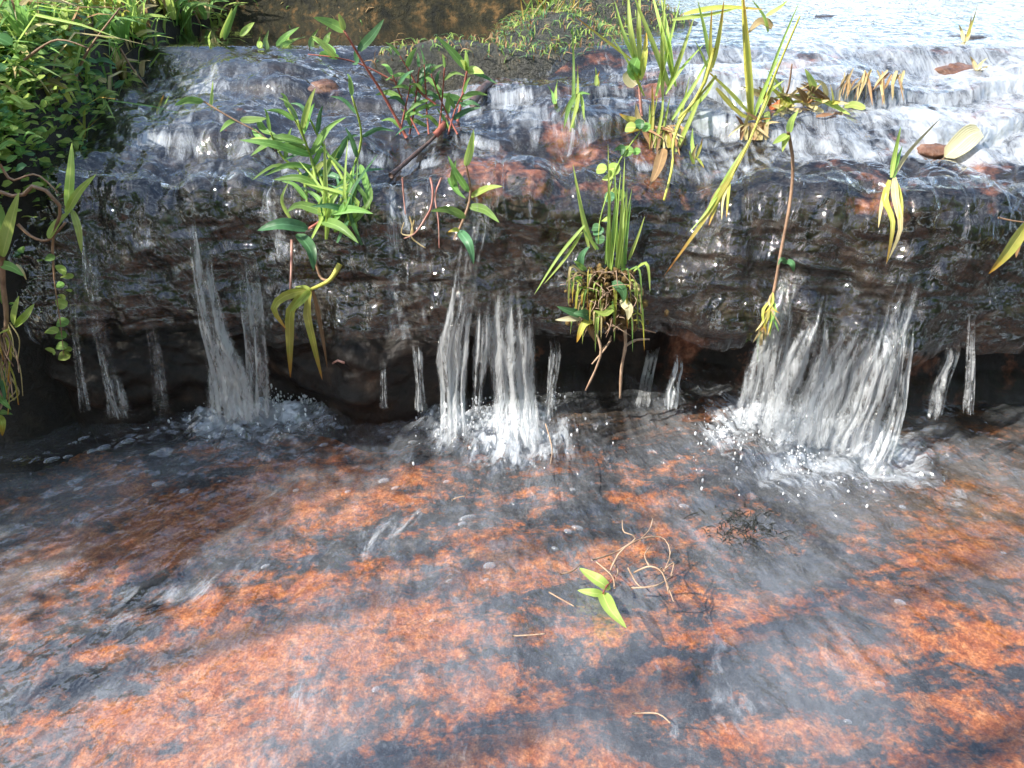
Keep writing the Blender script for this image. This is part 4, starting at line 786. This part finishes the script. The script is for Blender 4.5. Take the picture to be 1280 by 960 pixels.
# left hand foreground plants
g = Plant('grass_shoot', 'grass shoot with upright lime leaves on a bent brown stem at the left end', 'grass', at(90, 270, .97))
g.stem([(0, 240), (25, 246, -.01), (45, 232, -.02), (75, 258, -.02), (66, 300, 0), (68, 350, .02)], 5, 'stem_b'); g.stem([(22, 280), (40, 296, 0), (60, 300), (82, 278)], 4, 'stem_b')
for pts, wd, mt in [([(84, 262), (88, 215, -.01), (90, 178, -.02)], 11, 'lime'), ([(82, 268), (98, 240, -.01), (120, 218, -.02)], 10, 'lime'), ([(90, 262), (98, 285, -.02), (102, 316, -.02)], 9, 'lime'), ([(60, 298), (72, 278, -.01), (90, 262)], 10, 'lime')]: g.leaf(pts, wd, mt, n=9)
g = Plant('grass_shoot', 'broad lime leaves against the left edge above the hanging roots', 'grass', at(8, 330, .93))
for pts, wd, mt in [([(2, 322), (10, 290, -.01), (24, 240, -.02)], 17, 'lime'), ([(0, 330), (15, 334, -.01), (30, 345, -.02)], 12, 'green'), ([(16, 406), (20, 388, -.01), (24, 370, -.02)], 14, 'lime'), ([(18, 408), (32, 396, -.01), (43, 380, -.02)], 13, 'lime'), ([(-10, 425), (0, 416, -.01), (14, 410, -.01)], 9, 'lime'), ([(-6, 250), (0, 280), (-4, 320)], 14, 'green'), ([(-6, 300), (-2, 330), (2, 380)], 12, 'green'), ([(20, 330), (28, 340, -.01), (33, 350, -.01)], 5, 'straw')]: g.leaf(pts, wd, mt)
g.stem([(2, 320), (4, 360), (8, 400), (2, 470)], 8, 'stem_b')
g.stem([(8, 405), (14, 440), (6, 480), (18, 500)], 4, 'stem_y')
for k in range(26):
    x = rnd.uniform(-6, 14); y = rnd.uniform(400, 480); g.stem([(x, y), (x + rnd.uniform(2, 12), y + 20, -.01), (x + rnd.uniform(-4, 18), y + rnd.uniform(28, 60), -.015)], rnd.uniform(1.5, 3), rnd.choice(['root', 'yellow', 'stem_b', 'straw']), 'root')
for pts, wd, mt in [([(0, 455), (4, 480, -.01), (6, 500, -.02)], 12, 'blue'), ([(-6, 492), (4, 502, -.02), (14, 512, -.02)], 12, 'green'), ([(-4, 520), (2, 528, -.02), (3, 545, -.02)], 12, 'yellow'), ([(-4, 470), (6, 465), (16, 462)], 8, 'yellow'), ([(0, 515), (8, 516, -.01), (16, 518, -.01)], 8, 'green')]: g.leaf(pts, wd, mt)
# dead stick and stones
def stick(label, pts, wd, mat='wood', name='stick', dy=-.01):
    b = hp(*pts[len(pts) // 2][:2]); g = empty(name, b, label, 'stick'); s = m_per_px(b); mb = MB()
    tube(mb, [hp(x, y) + Vector((0, dy, .006)) for x, y in pts], wd * s / 2, wd * s * .32, 14, 8, .15); mb.build('branch', M[mat], g)
    return g, s
stick('short brown driftwood stick lying on the rock above the middle of the ledge', [(490, 222), (515, 200), (540, 178), (560, 158)], 6)
stick('pale reddish driftwood stub by the small step near the upright knotweed', [(590, 132), (600, 118), (616, 104)], 12)
stick('pinkish wet stub on the lip beneath the dead stick', [(545, 172), (552, 164), (560, 150)], 9, 'stem_r')
def stone(label, px, py, w_, h_, mat, sq=.6, seed=1):
    p = hit(px, py); s = m_per_px(p); rr = np.random.RandomState(seed)
    nr, nc = 18, 28; V = []
    for i in range(nr + 1):
        for j in range(nc):
            a = math.pi * i / nr; b = 2 * math.pi * j / nc; d = Vector((math.sin(a) * math.cos(b), math.sin(a) * math.sin(b), math.cos(a)))
            k = 1 + .28 * float(fbm(d.x * 1.3 + seed, d.y * 1.3, d.z * 1.3, 3))
            V.append((p.x + d.x * k * w_ * s / 2, p.y + d.y * k * w_ * s / 2 * .8, p.z - .36 * h_ * s + d.z * k * h_ * s * .5))
    Fq = [(i * nc + j, i * nc + (j + 1) % nc, (i + 1) * nc + (j + 1) % nc, (i + 1) * nc + j) for i in range(nr) for j in range(nc)]
    o = mesh_obj('stone', V, Fq, mat); return meta(o, label, 'stone', 'stones in the stream')
rs = plain('stone_rust', [(.3, (.04, .02, .012)), (.55, (.16, .075, .045)), (.75, (.32, .20, .14))], 35, .25, .005)
dk = plain('stone_dark', [(.3, (.012, .01, .01)), (.6, (.06, .045, .04)), (.8, (.2, .12, .09))], 40, .15, .005)
stone('rusty brown stone in the upper left stream below the emergent leaves', 405, 105, 44, 26, rs, seed=2)
stone('small rusty rock breaking the upper right stream', 1198, 82, 64, 20, rs, seed=6)
stone('dark rock breaking the upper right stream at the lone grass shoot', 1212, 46, 56, 18, dk, seed=7)
stone('small dark rock at the top of the stream right of the thin sedge', 1032, 20, 40, 12, dk, seed=8)
stone('flat salmon pink stone beside the pale fallen leaf', 1170, 182, 52, 18, rs, seed=9)
# sprig and twigs in the pool
pz = lambda x, y, z=.012: on_z(x, y, z)
o = empty('leaf_sprig', pz(758, 740), 'sprig of three lime leaves floating on the pool', 'sprig')
def flat_leaf(o, pts, wpx, mat, zs, prof='leaf', nm='leaf'):
    mb = MB(); Q = [on_z(x, y, z) for (x, y), z in zip(pts, zs)]
    blade(mb, Q, wpx * m_per_px(Q[0]), 9, prof, Vector((rnd.uniform(-.2, .2), -.3, 1)), .25); return mb.build(nm, M[mat], o)
flat_leaf(o, [(763, 736), (748, 726), (724, 710)], 17, 'lime', (.008, .018, .014)); flat_leaf(o, [(755, 743), (740, 741), (722, 738)], 12, 'lime', (.008, .014, .012)); flat_leaf(o, [(753, 740), (763, 762), (783, 785)], 19, 'lime', (.008, .016, .006))
mb = MB(); tube(mb, [pz(754, 742), pz(758, 733), pz(768, 722)], .0012); mb.build('stem', M['stem_r'], o)
o = empty('twig_tangle', pz(790, 710), 'tangle of thin pale rootlets standing in the pool beside the lime sprig', 'twigs')
for pts in [[(762, 715), (775, 690), (800, 674), (828, 672), (838, 692), (828, 718)], [(740, 700), (770, 690), (795, 672), (780, 665), (778, 650)], [(700, 718), (715, 714), (725, 706)], [(760, 698), (772, 712), (770, 722)], [(792, 716), (812, 708), (828, 716), (836, 742)], [(812, 708), (806, 694), (815, 680)], [(830, 712), (842, 704), (838, 722)], [(788, 735), (820, 732), (842, 718)], [(800, 675), (812, 662), (816, 648)], [(785, 710), (795, 728), (803, 735)], [(826, 710), (834, 730), (842, 752)], [(768, 735), (765, 720), (745, 702)]]:
    mb = MB(); tube(mb, [on_z(x, y, .008 + rnd.uniform(0, .022)) for x, y in pts], .0012, .0007, 14, 5, .2); mb.build('rootlet', M['root'], o)
for pts, lab in [([(640, 795), (660, 794), (682, 792)], 'thin rosy twig lying under the water left of the sprig'), ([(686, 740), (700, 748), (718, 758)], 'short tan twig stub left of the lime sprig'), ([(790, 892), (822, 892), (838, 904)], 'small bent rootlet lying low on the pool bed'), ([(682, 530), (690, 560), (688, 580)], 'pale thin stick standing in the froth right of the middle curtain'), ([(565, 625), (572, 622), (582, 620)], 'tiny pale chip of wood floating near the middle')]:
    mb = MB(); tube(mb, [on_z(x, y, .006 if y > 600 else .03) for x, y in pts], .0011, .0007, 8, 5, .2); o = mb.build('twig', M['root']); meta(o, lab, 'twig')
mb = MB()
for k in range(170):
    x = rnd.gauss(928, 22); y = rnd.gauss(658, 11); p = on_z(x, y, rnd.uniform(-.01, .002)); q = p + Vector((rnd.gauss(0, .008), rnd.gauss(0, .008), rnd.uniform(0, .008))); tube(mb, [p, p.lerp(q, .5) + Vector((0, 0, .003)), q], .0009, .0004, 3, 4)
o = mb.build('black_moss', M['blackmoss']); meta(o, 'black mossy patch just under the water right of the twig tangle', 'moss')

# ================================================================== BANK VEGETATION
def tuftbase(x, Y, hf): return Vector((x, Y, float(hf(np.array([x]), np.array([Y]))[0])))
def rblade(mb, b, L, wd, ang, lean, seed, prof='grass', n=6):
    d = Vector((math.cos(ang), math.sin(ang), 0)); r = seed.uniform
    p1 = b + Vector((0, 0, L * .5)) + d * L * lean * .3; p2 = b + d * L * lean + Vector((0, 0, L * (.85 - .5 * lean)))
    blade(mb, [b, p1, p2], wd, n, prof, Vector((-d.x * .8 + r(-.4, .4), -d.y * .8 - .3, .7)), .3, r(-.6, .6))
# under-storey: uncountable short grass and small leaves
def stuff_grass(name, label, mats, n, xr, yr, hf, Lr, wr, cond=lambda x, y: True, lean=(.3, 1.1), prof='grass', seed=1):
    rr = random.Random(seed); mbs = MB(); ids = []
    xs = np.array([rr.uniform(*xr) for _ in range(n)]); ys = np.array([rr.uniform(*yr) for _ in range(n)])
    zs = hf(xs, ys); ok = cond(xs, ys)
    for x, y, z, k_ in zip(xs.tolist(), ys.tolist(), zs.tolist(), np.broadcast_to(ok, xs.shape).tolist()):
        if not k_: continue
        b = Vector((x, y, z - .004)); nf = len(mbs.f)
        rblade(mbs, b, rr.uniform(*Lr), rr.uniform(*wr), rr.uniform(0, 6.28), rr.uniform(*lean), rr, prof, 4)
        ids += [rr.randrange(len(mats))] * (len(mbs.f) - nf)
    o = mesh_obj(name, mbs.v, mbs.f, [M[m] for m in mats], uv=mbs.uv, mids=ids); return meta(o, label, kind='stuff')
stuff_grass('bank_grass', 'dense mixed grass and dead blades covering the left bank', ['green', 'lime', 'straw', 'lime', 'yellow', 'lime', 'dead', 'green'], 7500, (-1.9, -.58), (1.16, 3.0), h_left, (.06, .17), (.004, .010), seed=2)
# round cress like ground cover hanging over the front of the left bank
rr = random.Random(9); mbs = MB(); ids = []
xs = np.array([rr.uniform(-1.15, -.53) for _ in range(15500)]); ys = np.array([rr.uniform(.90, 1.45) for _ in range(15500)])
for x, y, z in zip(xs.tolist(), ys.tolist(), h_left(xs, ys).tolist()):
    b = Vector((x, y, z))
    if b.z < .15 or (b.z < .30 and rr.random() < .75): continue
    b += Vector((rr.uniform(-.004, .004), rr.uniform(-.004, .004), rr.uniform(.002, .035)))
    if rr.random() < .25: b.x += .04 * rr.random()
    a = rr.uniform(0, 6.28); L = rr.uniform(.011, .021); d = Vector((math.cos(a), math.sin(a), rr.uniform(-.3, .6)))
    nf = len(mbs.f); blade(mbs, [b, b + d * L * .5 + Vector((0, 0, .001)), b + d * L], L * .62, 3, 'round', Vector((rr.gauss(0, .35), rr.gauss(-.35, .35), 1)), .2)
    ids += [rr.choice((0, 0, 1, 2, 2, 2))] * (len(mbs.f) - nf)
o = mesh_obj('ground_cover', mbs.v, mbs.f, [M['green'], M['blue'], M['lime']], uv=mbs.uv, mids=ids); meta(o, 'mat of tiny round green leaves spilling over the corner of the left bank', kind='stuff')
# moss tufts on far bank
stuff_grass('bank_moss', 'short moss and grass on the far bank', ['dead', 'green', 'straw', 'dead'], 5200, (-1.1, 2.6), (2.02, 3.9), h_far, (.012, .04), (.0025, .006), cond=lambda x, y: y > far_line(x) + .02, seed=3)
# individual grass tufts and leafy weeds on the left bank
adj = {'lime': 'lime green', 'green': 'mid green', 'blue': 'bluish green', 'yellow': 'yellowing', 'straw': 'straw coloured'}
TUFTS = [ # px, py, mat, height px, kind, label
    (20, 60, 'green', 90, 'g', 'tall mid green grass tuft in the top left corner of the bank'), (60, 45, 'lime', 80, 'g', 'lime grass tuft beside the top left corner tuft'), (95, 80, 'lime', 70, 'g', 'lime grass tuft with crossing blades on the upper bank'),
    (140, 50, 'green', 60, 'g', 'mid green tuft high on the bank behind the crossing blades'), (175, 45, 'lime', 56, 'g', 'spiky lime tuft near the tan dead stalks'), (230, 45, 'green', 60, 'g', 'broad bladed tuft nearest the upper pool on the left bank'), (280, 50, 'lime', 62, 'g', 'bright tuft standing at the corner of the upper pool'),
    (40, 120, 'green', 60, 'g', 'leaning grass tuft above the round leaved mat'), (70, 125, 'yellow', 46, 'g', 'yellow tipped tuft above the round leaved mat'), (115, 110, 'blue', 50, 'l', 'bluish leafy weed in the middle of the bank'), (10, 140, 'lime', 60, 'g', 'lime tuft at the left edge above the mat'),
    (150, 95, 'straw', 50, 'g', 'straw coloured tuft tangled in the bank grass'), (30, 90, 'blue', 60, 'l', 'bluish weed with broad leaves at the upper left edge'), (185, 75, 'green', 44, 'l', 'leafy weed overhanging the stream from the bank'), (250, 20, 'straw', 44, 'g', 'dry tuft behind the upper pool corner'),
    (210, 20, 'lime', 52, 'g', 'lime tuft at the top edge of the bank'), (130, 20, 'yellow', 50, 'g', 'yellowish tuft at the top edge of the bank'), (5, 200, 'green', 36, 'l', 'low weed at the left edge of the round leaved mat'), (165, 120, 'lime', 34, 'l', 'small lime weed at the stream side below the straw tuft'), (90, 150, 'green', 34, 'l', 'small green weed growing in the round leaved mat'), (55, 165, 'lime', 30, 'l', 'small lime weed low in the round leaved mat'), (120, 140, 'green', 36, 'l', 'green weed dipping into the stream edge')]
BK = BVHTree.FromPolygons([tuple(v.co) for v in bpy.data.objects['left_bank'].data.vertices], [tuple(p.vertices) for p in bpy.data.objects['left_bank'].data.polygons])
def bank_hit(px, py):
    h = BK.ray_cast(CAMP, ray(px, py).normalized())
    return h[0] if h[0] is not None and h[0].y < 3.2 and h[0].z > .2 else at(px, py, 1.9)
for px, py, mt, hgt, kd, lab in TUFTS:
    b = bank_hit(px, py); s = m_per_px(b); e = empty('grass_tuft' if kd == 'g' else 'leafy_weed', b, lab, 'grass tuft' if kd == 'g' else 'weed')
    rr = random.Random(px * 31 + py); nb = 16 if kd == 'g' else 12
    for i in range(nb):
        mb = MB(); L = hgt * s * rr.uniform(.7, 1.35); a = rr.uniform(0, 6.28)
        if kd == 'g': rblade(mb, b + Vector((rr.gauss(0, .012), rr.gauss(0, .012), -.005)), L, rr.uniform(6, 11) * s, a, rr.uniform(.3, 1.0), rr, 'grass', 8)
        else:
            c = b + Vector((rr.gauss(0, .02), rr.gauss(0, .015), rr.uniform(.005, .05))); d = Vector((math.cos(a), math.sin(a), rr.uniform(-.1, .7)))
            blade(mb, [c, c + d * L * .3 + Vector((0, 0, .004)), c + d * L * .55 - Vector((0, 0, .004))], L * rr.uniform(.16, .26), 8, 'leaf', Vector((rr.gauss(0, .3), -.4, 1)), .25)
        mb.build('blade' if kd == 'g' else 'leaf', M[mt if rr.random() < .75 else rr.choice(['green', 'lime', 'straw'])], e)
# dead stalks
for pts, lab in [([(240, 10), (250, 30)], 'grey broken stalk at the top of the bank by the upper pool'), ([(205, -5), (206, 40)], 'upright tan stalk at the top of the left bank'), ([(150, 60), (165, 85), (185, 110)], 'orange tinged dead stalk lying towards the stream'), ([(30, 75), (70, 50), (110, 60)], 'pale bent stalk across the top left grass'), ([(95, 95), (112, 60), (150, 10)], 'long thin green brown stalk leaning across the upper bank'), ([(0, 205), (15, 225), (45, 218), (72, 240)], 'tan dead leaf stalk below the round leaved mat')]:
    b = bank_hit(*pts[0]) if pts[0][1] < 190 else at(pts[0][0], pts[0][1], .98); mb = MB(); s = m_per_px(b)
    tube(mb, [at(x, y, b.y - .05) for x, y in pts], 1.6 * s, .8 * s, 10, 6, .15); o = mb.build('dead_stalk', M['stem_b']); meta(o, lab, 'stalk')
# emergent leaves along the lip of the upper pool
for lab, items in [('pair of pale lime leaves tilting out of the upper pool at its left', [((333, 62), (332, 50), (336, 38)), ((326, 60), (324, 52), (325, 46))]), ('cluster of bright leaves lying on the upper pool lip', [((345, 58), (358, 45), (374, 34)), ((350, 60), (364, 52), (382, 46)), ((356, 60), (360, 52), (362, 44))]), ('two leaves rising beside the bright cluster on the upper pool lip', [((388, 62), (390, 48), (398, 36)), ((406, 56), (410, 46), (414, 40)), ((420, 66), (405, 56), (390, 48))]),
                   ('tuft of leaves at the far left corner of the upper pool', [((280, 50), (286, 30), (297, 5)), ((275, 48), (284, 28), (290, 10)), ((262, 58), (260, 48), (264, 38)), ((300, 45), (310, 35), (318, 28))])]:
    g = Plant('pool_leaves', lab, 'water weed', at(items[0][0][0], items[0][0][1], 1.68))
    for it in items: g.leaf([(x, y, rnd.uniform(-.01, .01)) for x, y in it], 8, rnd.choice(['lime', 'green', 'lime']))
# grass clump on the far bank corner
b = at(685, 45, 1.85); g = Plant('grass_clump', 'grass clump with tan roots on the mossy hump at the top middle', 'grass clump', b)
for k in range(40):
    x = rnd.gauss(685, 14); g.leaf([(x, 48), (x + rnd.uniform(-6, 6), 22, -.01), (x + rnd.uniform(-22, 22), rnd.uniform(-25, 10), -.02)], rnd.uniform(3, 5), rnd.choice(['lime', 'green', 'yellow', 'straw']), 'grass', n=6)
for k in range(16): x = rnd.gauss(690, 14); g.leaf([(x, 36), (x + rnd.uniform(-4, 4), 48, -.015), (x + rnd.uniform(-8, 8), 60, -.02)], 3.5, rnd.choice(['straw', 'dead', 'blue']), 'grass', n=5)
g = Plant('dry_grass', 'fringe of reddish dead grass hanging over the water at the top middle', 'grass', at(750, 30, 2.0))
for k in range(46): x = rnd.uniform(712, 800); g.leaf([(x, rnd.uniform(5, 20)), (x + rnd.uniform(-5, 5), 24, -.01), (x + rnd.uniform(-10, 12), rnd.uniform(28, 38), -.02)], rnd.uniform(4, 6), rnd.choice(['dead', 'straw', 'reddead']), 'grass', n=4)
def h_hump(X, Y):
    zm = X * 0; c = np.exp(-((X - .10) / .13) ** 2 - ((Y - 1.78) / .12) ** 2) * .075 + np.exp(-((X + .12) / .16) ** 2 - ((Y - 1.60) / .05) ** 2) * .045 + np.exp(-((X - .22) / .2) ** 2 - ((Y - 2.02) / .1) ** 2) * .10
    return .425 + c - .12 * (1 - ss(.003, .02, c)) + (.010 * ridged(X * 22, Y * 22, zm, 3)) * ss(.01, .03, c)
patch('mossy_hump', -.4, .5, 1.5, 2.15, 160, 120, h_hump, M['hump'], 'mossy rock hump between the upper pool and the right hand stream')
stuff_grass('hump_moss', 'dark wiry moss on the hump beside the upper pool', ['dead', 'green', 'blue', 'dead', 'lime'], 4500, (-.34, .42), (1.51, 2.1), h_hump, (.012, .035), (.0018, .0035), cond=lambda x, y: h_hump(x, y) > .430, seed=5)
# shrub outside the frame on the left whose shade falls on the left part of the ledge and pool
def shrub(name, label, cx, cy, z0, rx, ry, rz, n, L, seed):
    e = empty(name, (cx, cy, 0), label, 'shrub'); rr = random.Random(seed); mb = MB()
    for k in range(9):
        a = rr.uniform(0, 6.28); top = Vector((cx + math.cos(a) * rx * .6, cy + math.sin(a) * ry * .6, z0 + rz * rr.uniform(-.3, .8)))
        tube(mb, [Vector((cx, cy, .1)), Vector((cx, cy, .1)).lerp(top, .5) + Vector((0, 0, .06)), top], .012, .003, 8, 5, .1)
    mb.build('branches', M['stem_b'], e); ml = MB()
    for _ in range(n):
        d = Vector((rr.gauss(0, 1), rr.gauss(0, 1), rr.gauss(0, 1))).normalized() * rr.uniform(.35, 1) ** .5
        c = Vector((cx + d.x * rx, cy + d.y * ry, z0 + d.z * rz))
        if fbm(np.array([c.x * 4]), np.array([c.y * 4]), np.array([c.z * 4 + seed]), 2)[0] < -.18: continue
        a = rr.uniform(0, 6.28); v = Vector((math.cos(a), math.sin(a), rr.uniform(-.6, .3))) * L * rr.uniform(.6, 1.2)
        blade(ml, [c, c + v * .5 + Vector((0, 0, .004)), c + v], L * .35, 3, 'leaf', Vector((rr.gauss(0, .4), rr.gauss(0, .4), 1)), .2)
    o = ml.build('foliage', M['green'], e); return e
shrub('shrub', 'leafy shrub on the left bank shading the left end of the ledge', -1.36, .72, .88, .30, .30, .30, 2600, .05, 4)
shrub('shrub', 'leafy shrub beside the pool outside the photograph on the left', -1.44, .50, .70, .30, .22, .28, 2600, .05, 5)

# trees standing behind the camera: the wet rock mirrors them and the sky between their crowns
def tree(cx, cy, h, label, seed, proto=None):
    e = empty('tree', (cx, cy, -.2), label, 'tree', 'trees standing behind the photographer')
    if proto:
        for ch in proto.children:
            c = ch.copy(); COL.objects.link(c); c.parent = e
        e.scale = (h / 5, h / 5, h / 5); e.rotation_euler = (0, 0, seed); return e
    rr = random.Random(seed); mb = MB(); ml = MB(); Z = Vector((cx, cy, -.2))
    tube(mb, [Z, Z + Vector((.1, 0, 1.5)), Z + Vector((-.05, .1, 3.0)), Z + Vector((.1, 0, 4.4))], .16, .04, 14, 9, .06)
    tips = []
    for k in range(13):
        a = k * 2.4; z0 = 1.3 + 2.6 * k / 13; L = rr.uniform(.8, 1.5); p = Z + Vector((0, 0, z0)); q = p + Vector((math.cos(a) * L, math.sin(a) * L, rr.uniform(.2, .8)))
        tube(mb, [p, p.lerp(q, .5) + Vector((0, 0, .1)), q], .05, .012, 8, 6, .1); tips += [q, p.lerp(q, .6)]
    for _ in range(5200):
        t = rr.choice(tips); d = Vector((rr.gauss(0, .30), rr.gauss(0, .30), rr.gauss(0, .22))); c = t + d
        a = rr.uniform(0, 6.28); v = Vector((math.cos(a), math.sin(a), rr.uniform(-.7, .3))) * rr.uniform(.10, .2)
        blade(ml, [c, c + v * .5 + Vector((0, 0, .01)), c + v], .07, 3, 'leaf', Vector((rr.gauss(0, .4), rr.gauss(0, .4), 1)), .2)
    mb.build('trunk', M['stem_b'], e); ml.build('crown', M['green'], e)
    return e
t0 = tree(.6, -3.4, 5, 'leafy tree straight behind the photographer', 3)
for i, (x, y, h, lb) in enumerate([(-1.9, -4.6, 5.5, 'taller leafy tree behind the photographer on the left'), (3.0, -3.0, 4.6, 'leafy tree behind the photographer on the right'), (4.6, .2, 4.2, 'leafy tree on the right bank beside the pool'), (-4.4, -6.5, 7.5, 'tallest leafy tree farthest behind on the left'), (-.3, -6.2, 7.0, 'leafy tree behind the nearest one'), (2.0, -4.4, 6.2, 'broad leafy tree behind the photographer to the right'), (4.4, -5.0, 7.0, 'leafy tree far behind on the right'), (5.0, -2.0, 5.5, 'leafy tree on the right bank behind the photographer'), (-2.6, -7.5, 8.5, 'very tall leafy tree far behind on the left')]):
    tree(x, y, h, lb, i * 1.3 + 1, t0)

# slim saplings on the left bank below the photographer: their stems lay soft diagonal bands of shade over the pool
for i, (x, y, rad, lb) in enumerate([(-1.72, -.16, .024, 'slim sapling on the left whose shade crosses the lower middle of the pool'), (-1.80, .07, .020, 'slimmer sapling beside it nearer the ledge'), (-1.62, -.33, .030, 'thicker sapling nearest the photographer on the left')]):
    e = empty('sapling', (x, y, -.2), lb, 'sapling'); rr = random.Random(i + 50); mb = MB(); ml = MB(); Z = Vector((x, y, -.2))
    tube(mb, [Z, Z + Vector((.02, .03, .7)), Z + Vector((-.02, -.02, 1.5)), Z + Vector((.03, .02, 2.6)), Z + Vector((-.02, 0, 3.8)), Z + Vector((0, 0, 4.9))], rad, rad * .35, 30, 8, .08)
    for k in range(7):
        p = Z + Vector((0, 0, 4.0 + k * .13)); a = k * 2.4; q = p + Vector((math.cos(a) * .4, math.sin(a) * .4, .2)); tube(mb, [p, q], .008, .003, 3, 5)
        for _ in range(40):
            c = p.lerp(q, rr.uniform(.3, 1.1)) + Vector((rr.gauss(0, .06), rr.gauss(0, .06), rr.gauss(0, .05))); aa = rr.uniform(0, 6.28); v = Vector((math.cos(aa), math.sin(aa), -.3)) * .08
            blade(ml, [c, c + v * .5, c + v], .03, 3, 'leaf', Vector((0, 0, 1)), .2)
    mb.build('trunk', M['stem_b'], e); ml.build('crown', M['green'], e)
